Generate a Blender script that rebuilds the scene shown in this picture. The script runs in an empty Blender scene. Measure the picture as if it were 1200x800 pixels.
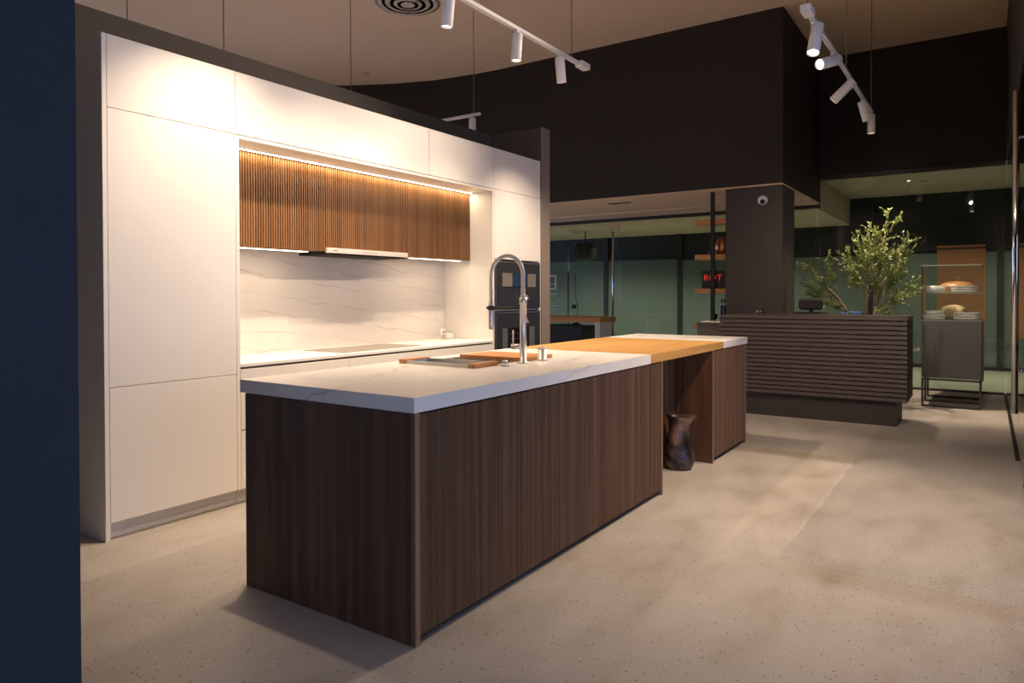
import bpy, bmesh, math, random
from mathutils import Vector, Matrix

random.seed(7)
S = bpy.context.scene
COL = S.collection

# ------------------------------------------------------------------ camera
CAM = Vector((-1.9171, -1.7293, 1.2975))
F_PX, PY = 821.81, 354.59
yaw, pitch, roll = (math.radians(a) for a in (34.0602, -0.6775, -0.1468))
fw = Vector((math.cos(yaw) * math.cos(pitch), math.sin(yaw) * math.cos(pitch), math.sin(pitch)))
rt = Vector((math.sin(yaw), -math.cos(yaw), 0))
up = rt.cross(fw)
r2 = rt * math.cos(roll) + up * math.sin(roll)
u2 = -rt * math.sin(roll) + up * math.cos(roll)
cam_data = bpy.data.cameras.new('camera')
cam = bpy.data.objects.new('camera', cam_data)
COL.objects.link(cam)
M = Matrix((r2, u2, -fw)).transposed().to_4x4()
M.translation = CAM
cam.matrix_world = M
cam_data.sensor_width = 36
cam_data.lens = 36 * F_PX / 1200
cam_data.shift_y = -(400 - PY) / 1200
cam_data.clip_start = 0.05
cam_data.clip_end = 100
S.camera = cam

# ------------------------------------------------------------------ world, exposure
world = bpy.data.worlds.new('world')
S.world = world
world.use_nodes = True
bg = world.node_tree.nodes['Background']
bg.inputs['Color'].default_value = (0.48, 0.62, 1.0, 1)      # cool evening light through the open shopfront
bg.inputs['Strength'].default_value = 2.3
S.view_settings.view_transform = 'Standard'
S.view_settings.look = 'None'
S.view_settings.gamma = 1
S.view_settings.use_curve_mapping = False
S.view_settings.exposure = 0.0
SPOT_W = 2.4            # master gain of the warm spots
WARM = (1.0, 0.77, 0.56)

# ------------------------------------------------------------------ materials
def new_mat(name):
    m = bpy.data.materials.new(name)
    m.use_nodes = True
    return m, m.node_tree.nodes, m.node_tree.links, m.node_tree.nodes['Principled BSDF']

def plain(name, col, rough=0.5, metal=0.0, spec=0.5, var=0.0, scale=20, bump=0.0, coat=0.0):
    m, n, l, b = new_mat(name)
    b.inputs['Base Color'].default_value = (*col, 1)
    b.inputs['Roughness'].default_value = rough
    b.inputs['Metallic'].default_value = metal
    b.inputs['Specular IOR Level'].default_value = spec
    b.inputs['Coat Weight'].default_value = coat
    tc = n.new('ShaderNodeTexCoord')
    nz = n.new('ShaderNodeTexNoise')
    nz.inputs['Scale'].default_value = scale
    nz.inputs['Detail'].default_value = 5
    l.new(tc.outputs['Object'], nz.inputs['Vector'])
    if var:
        mx = n.new('ShaderNodeMix'); mx.data_type = 'RGBA'
        mx.inputs[6].default_value = (*[c * (1 - var) for c in col], 1)
        mx.inputs[7].default_value = (*[min(1, c * (1 + var)) for c in col], 1)
        l.new(nz.outputs['Fac'], mx.inputs[0])
        l.new(mx.outputs[2], b.inputs['Base Color'])
    if bump:
        bp = n.new('ShaderNodeBump')
        bp.inputs['Strength'].default_value = bump
        bp.inputs['Distance'].default_value = 0.002
        l.new(nz.outputs['Fac'], bp.inputs['Height'])
        l.new(bp.outputs['Normal'], b.inputs['Normal'])
    return m

def ramp(n, stops):
    r = n.new('ShaderNodeValToRGB')
    while len(r.color_ramp.elements) < len(stops):
        r.color_ramp.elements.new(0.5)
    for e, (p, c) in zip(r.color_ramp.elements, stops):
        e.position = p
        e.color = (*c, 1)
    return r

def wood(name, stops, scale, rough=0.45, spec=0.4, bump=0.15):
    """scale = per-axis stretch: small along the grain"""
    m, n, l, b = new_mat(name)
    tc = n.new('ShaderNodeTexCoord')
    mp = n.new('ShaderNodeMapping')
    mp.inputs['Scale'].default_value = scale
    l.new(tc.outputs['Object'], mp.inputs['Vector'])
    nz = n.new('ShaderNodeTexNoise')
    nz.inputs['Scale'].default_value = 1
    nz.inputs['Detail'].default_value = 6
    nz.inputs['Roughness'].default_value = 0.65
    nz.inputs['Distortion'].default_value = 0.4
    l.new(mp.outputs['Vector'], nz.inputs['Vector'])
    r = ramp(n, stops)
    l.new(nz.outputs['Fac'], r.inputs['Fac'])
    l.new(r.outputs['Color'], b.inputs['Base Color'])
    b.inputs['Roughness'].default_value = rough
    b.inputs['Specular IOR Level'].default_value = spec
    bp = n.new('ShaderNodeBump')
    bp.inputs['Strength'].default_value = bump
    bp.inputs['Distance'].default_value = 0.001
    l.new(nz.outputs['Fac'], bp.inputs['Height'])
    l.new(bp.outputs['Normal'], b.inputs['Normal'])
    return m

def marble(name, base, vein, vdir, rough=0.3, vscale=1.0, wob=0.16, dist=2.2):
    m, n, l, b = new_mat(name)
    tc = n.new('ShaderNodeTexCoord')
    mp = n.new('ShaderNodeMapping')
    mp.inputs['Rotation'].default_value = vdir
    l.new(tc.outputs['Object'], mp.inputs['Vector'])
    nz = n.new('ShaderNodeTexNoise')
    nz.inputs['Scale'].default_value = 2.2 * vscale
    nz.inputs['Detail'].default_value = 6
    nz.inputs['Roughness'].default_value = 0.55
    l.new(mp.outputs['Vector'], nz.inputs['Vector'])
    mixv = n.new('ShaderNodeMix'); mixv.data_type = 'VECTOR'
    mixv.inputs[0].default_value = wob
    l.new(mp.outputs['Vector'], mixv.inputs[4])
    l.new(nz.outputs['Color'], mixv.inputs[5])
    wv = n.new('ShaderNodeTexWave')
    wv.wave_type = 'BANDS'; wv.bands_direction = 'Z'
    wv.inputs['Scale'].default_value = 1.35 * vscale
    wv.inputs['Distortion'].default_value = dist
    wv.inputs['Detail'].default_value = 3
    wv.inputs['Detail Scale'].default_value = 1.3
    l.new(mixv.outputs[1], wv.inputs['Vector'])
    r = ramp(n, [(0.0, (0.8, 0.8, 0.8)), (0.0012, (0.45, 0.45, 0.45)), (0.006, (0.10, 0.10, 0.10)), (0.03, (0, 0, 0))])
    l.new(wv.outputs['Fac'], r.inputs['Fac'])
    # veins fade in and out
    n2 = n.new('ShaderNodeTexNoise')
    n2.inputs['Scale'].default_value = 2.0 * vscale
    l.new(tc.outputs['Object'], n2.inputs['Vector'])
    r2_ = ramp(n, [(0.35, (0.1, 0.1, 0.1)), (0.65, (1, 1, 1))])
    l.new(n2.outputs['Fac'], r2_.inputs['Fac'])
    ml = n.new('ShaderNodeMath'); ml.operation = 'MULTIPLY'
    l.new(r.outputs['Color'], ml.inputs[0]); l.new(r2_.outputs['Color'], ml.inputs[1])
    n3 = n.new('ShaderNodeTexNoise')
    n3.inputs['Scale'].default_value = 3
    n3.inputs['Detail'].default_value = 4
    l.new(mp.outputs['Vector'], n3.inputs['Vector'])
    cl = ramp(n, [(0.3, base), (0.75, tuple(c * 0.9 for c in base))])
    l.new(n3.outputs['Fac'], cl.inputs['Fac'])
    mx = n.new('ShaderNodeMix'); mx.data_type = 'RGBA'
    l.new(ml.outputs[0], mx.inputs[0])
    l.new(cl.outputs['Color'], mx.inputs[6])
    mx.inputs[7].default_value = (*vein, 1)
    l.new(mx.outputs[2], b.inputs['Base Color'])
    b.inputs['Roughness'].default_value = rough
    return m

def concrete(name):
    m, n, l, b = new_mat(name)
    tc = n.new('ShaderNodeTexCoord')
    big = n.new('ShaderNodeTexNoise'); big.inputs['Scale'].default_value = 0.7; big.inputs['Detail'].default_value = 8
    big.inputs['Roughness'].default_value = 0.6
    l.new(tc.outputs['Object'], big.inputs['Vector'])
    r1 = ramp(n, [(0.3, (0.375, 0.335, 0.30)), (0.55, (0.435, 0.395, 0.355)), (0.75, (0.49, 0.45, 0.405))])
    l.new(big.outputs['Fac'], r1.inputs['Fac'])
    # fine grain
    fine = n.new('ShaderNodeTexNoise'); fine.inputs['Scale'].default_value = 190; fine.inputs['Detail'].default_value = 4
    l.new(tc.outputs['Object'], fine.inputs['Vector'])
    r2_ = ramp(n, [(0.33, (0.70, 0.70, 0.70)), (0.5, (1, 1, 1)), (0.68, (1.18, 1.18, 1.18))])
    l.new(fine.outputs['Fac'], r2_.inputs['Fac'])
    m1 = n.new('ShaderNodeMix'); m1.data_type = 'RGBA'; m1.blend_type = 'MULTIPLY'; m1.inputs[0].default_value = 1
    l.new(r1.outputs['Color'], m1.inputs[6]); l.new(r2_.outputs['Color'], m1.inputs[7])
    # dark aggregate pits
    vo = n.new('ShaderNodeTexVoronoi'); vo.inputs['Scale'].default_value = 38
    l.new(tc.outputs['Object'], vo.inputs['Vector'])
    r3 = ramp(n, [(0.0, (0.30, 0.27, 0.25)), (0.12, (0.50, 0.47, 0.44)), (0.22, (1, 1, 1))])
    l.new(vo.outputs['Distance'], r3.inputs['Fac'])
    # only some of the cells
    sp = n.new('ShaderNodeSeparateColor'); l.new(vo.outputs['Color'], sp.inputs['Color'])
    gt = n.new('ShaderNodeMath'); gt.operation = 'GREATER_THAN'; gt.inputs[1].default_value = 0.55
    l.new(sp.outputs[0], gt.inputs[0])
    m2 = n.new('ShaderNodeMix'); m2.data_type = 'RGBA'; m2.blend_type = 'MULTIPLY'
    l.new(gt.outputs[0], m2.inputs[0]); l.new(m1.outputs[2], m2.inputs[6]); l.new(r3.outputs['Color'], m2.inputs[7])
    # brownish stains with streaks
    mp = n.new('ShaderNodeMapping'); mp.inputs['Scale'].default_value = (0.7, 1.5, 1); mp.inputs['Rotation'].default_value = (0, 0, 0.9)
    l.new(tc.outputs['Object'], mp.inputs['Vector'])
    st = n.new('ShaderNodeTexNoise'); st.inputs['Scale'].default_value = 2.3; st.inputs['Detail'].default_value = 10; st.inputs['Roughness'].default_value = 0.68; st.inputs['Distortion'].default_value = 0.3
    l.new(mp.outputs['Vector'], st.inputs['Vector'])
    r4 = ramp(n, [(0.30, (0.80, 0.76, 0.71)), (0.42, (0.93, 0.91, 0.88)), (0.52, (1, 1, 1)), (0.68, (1.06, 1.06, 1.06))])
    l.new(st.outputs['Fac'], r4.inputs['Fac'])
    m3 = n.new('ShaderNodeMix'); m3.data_type = 'RGBA'; m3.blend_type = 'MULTIPLY'; m3.inputs[0].default_value = 1
    l.new(m2.outputs[2], m3.inputs[6]); l.new(r4.outputs['Color'], m3.inputs[7])
    # repaired slab: a greyer pour, its dark saw cut bands and a pale joint line, edges slightly ragged
    wob = n.new('ShaderNodeTexNoise'); wob.inputs['Scale'].default_value = 5; wob.inputs['Detail'].default_value = 5
    l.new(tc.outputs['Object'], wob.inputs['Vector'])
    sub = n.new('ShaderNodeVectorMath'); sub.operation = 'SUBTRACT'; sub.inputs[1].default_value = (0.5, 0.5, 0.5)
    l.new(wob.outputs['Color'], sub.inputs[0])
    scl = n.new('ShaderNodeVectorMath'); scl.operation = 'SCALE'; scl.inputs['Scale'].default_value = 0.05
    l.new(sub.outputs[0], scl.inputs[0])
    addv = n.new('ShaderNodeVectorMath'); addv.operation = 'ADD'
    l.new(tc.outputs['Object'], addv.inputs[0]); l.new(scl.outputs[0], addv.inputs[1])
    sx = n.new('ShaderNodeSeparateXYZ'); l.new(addv.outputs[0], sx.inputs[0])
    def step(sock, at, soft, rising=True):
        mr = n.new('ShaderNodeMapRange'); mr.interpolation_type = 'SMOOTHSTEP'
        mr.inputs['From Min'].default_value = at - soft; mr.inputs['From Max'].default_value = at + soft
        mr.inputs['To Min'].default_value = 0 if rising else 1; mr.inputs['To Max'].default_value = 1 if rising else 0
        l.new(sock, mr.inputs['Value']); return mr.outputs[0]
    def both(*socks):
        o = socks[0]
        for q in socks[1:]:
            mm = n.new('ShaderNodeMath'); mm.operation = 'MULTIPLY'
            l.new(o, mm.inputs[0]); l.new(q, mm.inputs[1]); o = mm.outputs[0]
        return o
    X, Y = sx.outputs[0], sx.outputs[1]
    cur = m3.outputs[2]
    for mask, colr in [(both(step(X, 1.64, 0.02), step(Y, -0.885, 0.012, False)), (0.84, 0.86, 0.88)),
                       (both(step(X, 1.46, 0.08), step(X, 1.65, 0.015, False), step(Y, -0.95, 0.15, False)), (0.84, 0.80, 0.76)),
                       (both(step(X, 3.94, 0.03), step(X, 4.12, 0.03, False), step(Y, -0.93, 0.03), step(Y, 0.1, 0.05, False)), (0.80, 0.76, 0.72)),
                       (both(step(X, 2.0, 0.08), step(X, 4.0, 0.05, False), step(Y, -0.893, 0.004), step(Y, -0.877, 0.004, False)), (1.16, 1.15, 1.13))]:
        mq = n.new('ShaderNodeMix'); mq.data_type = 'RGBA'; mq.blend_type = 'MULTIPLY'
        l.new(mask, mq.inputs[0]); l.new(cur, mq.inputs[6]); mq.inputs[7].default_value = (*colr, 1)
        cur = mq.outputs[2]
    l.new(cur, b.inputs['Base Color'])
    rr = ramp(n, [(0.3, (0.36, 0.36, 0.36)), (0.7, (0.6, 0.6, 0.6))])
    l.new(st.outputs['Fac'], rr.inputs['Fac'])
    l.new(rr.outputs['Color'], b.inputs['Roughness'])
    bp = n.new('ShaderNodeBump'); bp.inputs['Strength'].default_value = 0.03; bp.inputs['Distance'].default_value = 0.001
    l.new(fine.outputs['Fac'], bp.inputs['Height']); l.new(bp.outputs['Normal'], b.inputs['Normal'])
    return m

def glass(name, tint=(0.95, 0.97, 0.955), refl=1.0):
    m, n, l, b = new_mat(name)
    n.remove(b)
    out = n['Material Output']
    tr = n.new('ShaderNodeBsdfTransparent'); tr.inputs['Color'].default_value = (*tint, 1)
    gl = n.new('ShaderNodeBsdfGlossy'); gl.inputs['Roughness'].default_value = 0.0
    gl.inputs['Color'].default_value = (refl, refl, refl, 1)
    fr = n.new('ShaderNodeFresnel'); fr.inputs['IOR'].default_value = 1.5
    mx = n.new('ShaderNodeMixShader')
    l.new(fr.outputs[0], mx.inputs[0]); l.new(tr.outputs[0], mx.inputs[1]); l.new(gl.outputs[0], mx.inputs[2])
    l.new(mx.outputs[0], out.inputs['Surface'])
    return m

def emit(name, col, strength):
    m, n, l, b = new_mat(name)
    b.inputs['Base Color'].default_value = (*[c * 0.7 for c in col], 1)
    b.inputs['Emission Color'].default_value = (*col, 1)
    b.inputs['Emission Strength'].default_value = strength
    return m

def patchy(name, stops, scale, rough=0.3, metal=0.0):
    m, n, l, b = new_mat(name)
    tc = n.new('ShaderNodeTexCoord')
    nz = n.new('ShaderNodeTexNoise'); nz.inputs['Scale'].default_value = scale; nz.inputs['Detail'].default_value = 3
    nz.inputs['Distortion'].default_value = 0.6
    l.new(tc.outputs['Object'], nz.inputs['Vector'])
    r = ramp(n, stops); l.new(nz.outputs['Fac'], r.inputs['Fac'])
    l.new(r.outputs['Color'], b.inputs['Base Color'])
    b.inputs['Roughness'].default_value = rough
    b.inputs['Metallic'].default_value = metal
    return m

MAT = dict(
    concrete=concrete('polished_concrete'),
    ceiling=plain('ceiling_paint', (0.70, 0.52, 0.355), 0.9, var=0.05, scale=6, bump=0.2),
    black_wall=plain('black_brown_paint', (0.023, 0.0165, 0.0105), 0.75, var=0.06, scale=4),
    right_wall=plain('dark_brown_paint', (0.034, 0.025, 0.017), 0.7, var=0.06, scale=4),
    column=plain('charcoal_paint', (0.055, 0.046, 0.039), 0.7, var=0.05, scale=5),
    partition=plain('grey_brown_board', (0.085, 0.069, 0.056), 0.7, var=0.05, scale=5),
    wing_front_lit=plain('wing_board_lit', (0.24, 0.20, 0.165), 0.6, var=0.04),  # wing paint lightened: the light on its front is put into the colour
    navy=plain('navy_panel', (0.0155, 0.022, 0.033), 0.8, var=0.06, scale=8, bump=0.1),
    lacquer=plain('white_lacquer', (0.80, 0.765, 0.715), 0.42, var=0.012, scale=3),
    carcass=plain('beige_carcass', (0.30, 0.22, 0.15), 0.7, var=0.05),
    white_edge=plain('white_board', (0.74, 0.70, 0.65), 0.5, var=0.02),
    walnut=wood('walnut_fluted', [(0.28, (0.052, 0.023, 0.010)), (0.5, (0.115, 0.056, 0.027)), (0.72, (0.19, 0.100, 0.052))], (38, 38, 0.5), 0.5),
    walnut_shaded=wood('walnut_fluted_shaded', [(0.28, (0.045, 0.018, 0.008)), (0.5, (0.090, 0.039, 0.018)), (0.72, (0.19, 0.085, 0.038))], (20, 20, 0.4), 0.5),  # same walnut as the island front, kept darker: shade put into the colour
    walnut_flat=wood('walnut_flat', [(0.25, (0.050, 0.020, 0.009)), (0.5, (0.095, 0.042, 0.020)), (0.75, (0.16, 0.075, 0.036))], (22, 22, 0.8), 0.45),
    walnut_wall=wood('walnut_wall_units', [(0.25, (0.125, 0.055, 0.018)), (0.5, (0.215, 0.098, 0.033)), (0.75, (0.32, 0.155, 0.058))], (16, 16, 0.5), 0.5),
    trim=plain('bronze_trim', (0.26, 0.165, 0.105), 0.4, metal=0.3, var=0.05),
    dark=plain('dark_recess', (0.010, 0.008, 0.007), 0.8, var=0.05),
    stone=marble('white_marble', (0.78, 0.755, 0.73), (0.46, 0.43, 0.41), (0.25, 0.15, 0.2), 0.32, 1.1),
    splash=marble('marble_splashback', (0.69, 0.645, 0.60), (0.34, 0.28, 0.235), (0.0, -0.13, 0.0), 0.35, 1.9, 0.09, 1.1),
    ornament=marble('veined_ornament_stone', (0.72, 0.68, 0.63), (0.08, 0.06, 0.05), (0.6, 0.3, 0.2), 0.3, 12.0),
    worktop_white=plain('white_worktop', (0.82, 0.79, 0.75), 0.35, var=0.02, scale=8),
    oak=wood('honey_oak', [(0.25, (0.33, 0.165, 0.048)), (0.5, (0.47, 0.255, 0.082)), (0.75, (0.56, 0.33, 0.125))], (1.4, 26, 20), 0.4),
    oak_shelf=wood('shelf_oak', [(0.25, (0.42, 0.17, 0.05)), (0.5, (0.58, 0.26, 0.085)), (0.75, (0.66, 0.32, 0.11))], (20, 1.4, 20), 0.5),
    board=wood('board_wood', [(0.25, (0.30, 0.12, 0.035)), (0.5, (0.48, 0.21, 0.065)), (0.75, (0.62, 0.30, 0.10))], (2.0, 30, 20), 0.5),
    steel=plain('brushed_steel', (0.66, 0.63, 0.60), 0.40, metal=1.0, var=0.05, scale=60),
    chrome=plain('chrome', (0.75, 0.74, 0.73), 0.08, metal=1.0),
    hood=plain('satin_hood_front', (0.66, 0.60, 0.55), 0.35, metal=0.0, var=0.03),
    oven=plain('anthracite_glass', (0.030, 0.034, 0.043), 0.2, var=0.03, spec=0.6),
    oven_light=plain('grey_brown_glass', (0.19, 0.165, 0.145), 0.3, var=0.03),
    oven_grey=plain('grey_oven_glass', (0.115, 0.115, 0.12), 0.3, var=0.03),
    oven_window=plain('black_oven_glass', (0.012, 0.011, 0.012), 0.08, spec=0.6),
    screen=plain('blue_screen_glass', (0.02, 0.045, 0.085), 0.12, spec=0.6),
    hob=plain('glass_hob', (0.23, 0.195, 0.16), 0.22, var=0.03),
    white_metal=plain('white_metal', (0.78, 0.76, 0.75), 0.45, var=0.02),
    black_metal=plain('black_metal', (0.012, 0.011, 0.011), 0.5, var=0.05),
    cable=plain('grey_cable', (0.16, 0.13, 0.11), 0.5),
    desk=plain('desk_brown', (0.060, 0.043, 0.036), 0.55, var=0.10, scale=9),
    plinth=plain('desk_plinth', (0.034, 0.024, 0.019), 0.6, var=0.06),
    display=plain('charcoal_cabinet', (0.034, 0.034, 0.037), 0.6, var=0.05),
    glass=glass('clear_glass'),
    vitrine=glass('vitrine_glass', (0.96, 0.985, 0.975)),
    glass_edge=plain('green_glass_edge', (0.10, 0.15, 0.125), 0.3, var=0.05),
    green=plain('green_frosted_panel', (0.105, 0.135, 0.110), 0.55, var=0.08, scale=1.2),
    mall_floor=plain('mall_floor_tile', (0.36, 0.37, 0.26), 0.4, var=0.06, scale=3),
    mall_ceiling=plain('mall_ceiling_paint', (0.50, 0.42, 0.33), 0.9, var=0.04, scale=3),
    black_glass=plain('black_shop_glass', (0.010, 0.013, 0.011), 0.5, var=0.2, scale=2),
    brown_panel=plain('brown_panel', (0.33, 0.135, 0.055), 0.6, var=0.15, scale=2),
    leaf=plain('olive_leaf', (0.105, 0.150, 0.030), 0.5, var=0.5, scale=14),
    bark=plain('bark', (0.20, 0.135, 0.09), 0.8, var=0.25, scale=30, bump=0.4),
    pot=plain('grey_pot', (0.10, 0.09, 0.085), 0.7, var=0.1),
    soil=plain('soil', (0.03, 0.02, 0.014), 0.95, var=0.3, scale=60),
    chair=plain('black_mesh_fabric', (0.018, 0.017, 0.017), 0.8, var=0.1, scale=40),
    china=plain('white_china', (0.86, 0.83, 0.81), 0.3, var=0.02),
    dish_brown=plain('brown_glazed_dish', (0.36, 0.175, 0.075), 0.3, var=0.15, scale=12),
    dish_tan=plain('tan_dish', (0.58, 0.42, 0.25), 0.5, var=0.1, scale=12),
    copper=plain('copper', (0.48, 0.20, 0.10), 0.28, metal=0.85, var=0.1),
    bottle=plain('black_bottle_glass', (0.010, 0.010, 0.010), 0.15),
    label_white=plain('white_label', (0.6, 0.6, 0.58), 0.6),
    sign_black=plain('sign_black', (0.012, 0.010, 0.010), 0.4),
    red=emit('red_sign_letters', (1.0, 0.05, 0.03), 0.35),
    vase=patchy('smoky_glaze', [(0.36, (0.010, 0.008, 0.008)), (0.48, (0.045, 0.034, 0.034)), (0.58, (0.13, 0.075, 0.05)), (0.70, (0.33, 0.16, 0.075))], 6, 0.26, 0.15),
    paper=plain('paper', (0.75, 0.72, 0.68), 0.7),
    blue=plain('blue_cloth', (0.035, 0.09, 0.26), 0.7, var=0.15),
    decal=plain('white_vinyl', (0.62, 0.58, 0.50), 0.6),
    vent=plain('vent_paint', (0.50, 0.42, 0.34), 0.6),
    led=emit('led_strip_glow', (1.0, 0.83, 0.58), 6.0),
    lamp_on=emit('lamp_lens', (1.0, 0.86, 0.68), 14.0),
    down=emit('downlight_lens', (1.0, 0.92, 0.78), 9.0),
)

# ------------------------------------------------------------------ mesh helpers
ORG = {}

class MB:
    """collects verts and faces given in world coordinates"""
    def __init__(self):
        self.v, self.f, self.sm = [], [], []

    def add(self, vs, fs, smooth=False):
        o = len(self.v)
        self.v += [Vector(p) for p in vs]
        self.f += [tuple(i + o for i in f) for f in fs]
        self.sm += [smooth] * len(fs)
        return self

    def box(self, x0, y0, z0, x1, y1, z1, b=0.0):
        if x0 > x1: x0, x1 = x1, x0
        if y0 > y1: y0, y1 = y1, y0
        if z0 > z1: z0, z1 = z1, z0
        if b <= 0:
            vs = [(x, y, z) for z in (z0, z1) for y in (y0, y1) for x in (x0, x1)]
            return self.add(vs, [(0, 2, 3, 1), (4, 5, 7, 6), (0, 1, 5, 4), (2, 6, 7, 3), (0, 4, 6, 2), (1, 3, 7, 5)])
        bm = bmesh.new()
        bmesh.ops.create_cube(bm, size=1)
        for w in bm.verts:
            w.co = Vector(((x0 + x1) / 2 + w.co.x * (x1 - x0), (y0 + y1) / 2 + w.co.y * (y1 - y0), (z0 + z1) / 2 + w.co.z * (z1 - z0)))
        bmesh.ops.bevel(bm, geom=bm.edges[:], offset=b, segments=2, affect='EDGES', profile=0.5)
        return self.bm(bm)

    def bm(self, bm, smooth=False):
        bm.verts.index_update()
        self.add([w.co.copy() for w in bm.verts], [[w.index for w in f.verts] for f in bm.faces], smooth)
        bm.free()
        return self

    def tube(self, pts, rad, seg=12, cap=True, smooth=True):
        pts = [Vector(p) for p in pts]
        rads = rad if isinstance(rad, (list, tuple)) else [rad] * len(pts)
        vs, fs = [], []
        prev = None
        for i, p in enumerate(pts):
            t = (pts[min(i + 1, len(pts) - 1)] - pts[max(i - 1, 0)]).normalized()
            if prev is None:
                a = Vector((0, 0, 1)) if abs(t.z) < 0.9 else Vector((1, 0, 0))
                nrm = t.cross(a).normalized()
            else:
                nrm = (prev - t * prev.dot(t)).normalized()
            prev = nrm
            bn = t.cross(nrm)
            for k in range(seg):
                a = 2 * math.pi * k / seg
                vs.append(p + (nrm * math.cos(a) + bn * math.sin(a)) * rads[i])
        for i in range(len(pts) - 1):
            for k in range(seg):
                k2 = (k + 1) % seg
                fs.append((i * seg + k, i * seg + k2, (i + 1) * seg + k2, (i + 1) * seg + k))
        self.add(vs, fs, smooth)
        if cap:
            o = len(self.v) - len(vs)
            self.f.append(tuple(o + k for k in reversed(range(seg)))); self.sm.append(False)
            self.f.append(tuple(o + (len(pts) - 1) * seg + k for k in range(seg))); self.sm.append(False)
        return self

    def lathe(self, prof, c, seg=24, axis=None, smooth=True, shape=None):
        """prof: list of (radius, height); shape(theta, h) scales the radius"""
        c = Vector(c)
        zx = Vector(axis).normalized() if axis else Vector((0, 0, 1))
        a = Vector((0, 0, 1)) if abs(zx.z) < 0.9 else Vector((1, 0, 0))
        nx = zx.cross(a).normalized(); ny = zx.cross(nx)
        vs, fs = [], []
        for (r, h) in prof:
            for k in range(seg):
                th = 2 * math.pi * k / seg
                s = shape(th, h) if shape else 1
                vs.append(c + zx * h + (nx * math.cos(th) + ny * math.sin(th)) * r * s)
        for i in range(len(prof) - 1):
            for k in range(seg):
                k2 = (k + 1) % seg
                fs.append((i * seg + k, i * seg + k2, (i + 1) * seg + k2, (i + 1) * seg + k))
        self.add(vs, fs, smooth)
        o = len(self.v) - len(vs)
        if prof[0][0] > 1e-5:
            self.f.append(tuple(o + k for k in reversed(range(seg)))); self.sm.append(False)
        if prof[-1][0] > 1e-5:
            self.f.append(tuple(o + (len(prof) - 1) * seg + k for k in range(seg))); self.sm.append(False)
        return self

    def prism(self, poly, lo, hi, axis='z'):
        """poly = 2-D outline; axis the extrusion axis"""
        def mk(p, h):
            return {'z': (p[0], p[1], h), 'y': (p[0], h, p[1]), 'x': (h, p[0], p[1])}[axis]
        k = len(poly)
        vs = [mk(p, lo) for p in poly] + [mk(p, hi) for p in poly]
        fs = [tuple(range(k - 1, -1, -1)), tuple(range(k, 2 * k))]
        fs += [(i, (i + 1) % k, k + (i + 1) % k, k + i) for i in range(k)]
        return self.add(vs, fs)

    def build(self, name, mat, parent=None, loc=None):
        if parent is not None:
            org = ORG[parent.name]
        else:
            if loc is None:
                xs = [p.x for p in self.v]; ys = [p.y for p in self.v]; zs = [p.z for p in self.v]
                loc = ((min(xs) + max(xs)) / 2, (min(ys) + max(ys)) / 2, min(zs))
            org = Vector(loc)
        me = bpy.data.meshes.new(name)
        me.from_pydata([p - org for p in self.v], [], self.f)
        me.polygons.foreach_set('use_smooth', self.sm)
        me.materials.append(MAT[mat] if isinstance(mat, str) else mat)
        bm = bmesh.new(); bm.from_mesh(me)
        bmesh.ops.recalc_face_normals(bm, faces=bm.faces[:])
        bm.to_mesh(me); bm.free()
        me.update()
        o = bpy.data.objects.new(name, me)
        COL.objects.link(o)
        if parent is not None:
            o.parent = parent
        else:
            o.location = org
        ORG[o.name] = org
        return o

def thing(name, loc, label, cat, group=None):
    o = bpy.data.objects.new(name, None)
    o.empty_display_size = 0.1
    COL.objects.link(o)
    o.location = loc
    ORG[o.name] = Vector(loc)
    o['label'] = label; o['category'] = cat
    if group: o['group'] = group
    return o

def tag(o, label, cat, group=None):
    o['label'] = label; o['category'] = cat
    if group: o['group'] = group
    return o

def structure(o):
    o['kind'] = 'structure'
    return o

def box(*a, **k):
    return MB().box(*a, **k)

def arc(c, r, a0, a1, n, u, v):
    c, u, v = Vector(c), Vector(u), Vector(v)
    return [c + (u * math.cos(a0 + (a1 - a0) * i / n) + v * math.sin(a0 + (a1 - a0) * i / n)) * r for i in range(n + 1)]

def fluting(p0, p1, z0, z1, pitch, depth, out):
    """fluted sheet from p0 to p1 (xy), ribs along z, facing out (xy unit)"""
    p0, p1, out = Vector((*p0, 0)), Vector((*p1, 0)), Vector((*out, 0))
    L = (p1 - p0).length
    n = max(1, round(L / pitch)); w = L / n
    d = (p1 - p0).normalized()
    prof = []
    for i in range(n):
        for (s, h) in ((0.0, -depth), (0.24, -depth), (0.30, -0.2 * depth), (0.42, 0), (0.82, 0), (0.94, -0.2 * depth)):
            prof.append((i * w + s * w, h))
    prof.append((L, -depth))
    vs, fs = [], []
    for (s, h) in prof:
        q = p0 + d * s + out * h
        vs += [(q.x, q.y, z0), (q.x, q.y, z1)]
    for i in range(len(prof) - 1):
        fs.append((2 * i, 2 * i + 2, 2 * i + 3, 2 * i + 1))
    # closed back
    k = len(vs)
    for q in (p0, p1):
        q = q - out * (depth + 0.006)
        vs += [(q.x, q.y, z0), (q.x, q.y, z1)]
    e = 2 * (len(prof) - 1)
    fs += [(k, k + 1, k + 3, k + 2), (0, 1, k + 1, k), (e, k + 2, k + 3, e + 1)]
    fs.append(tuple([2 * i for i in range(len(prof))] + [k + 2, k]))
    fs.append(tuple([2 * i + 1 for i in range(len(prof))] + [k + 3, k + 1]))
    return MB().add(vs, fs)

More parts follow.
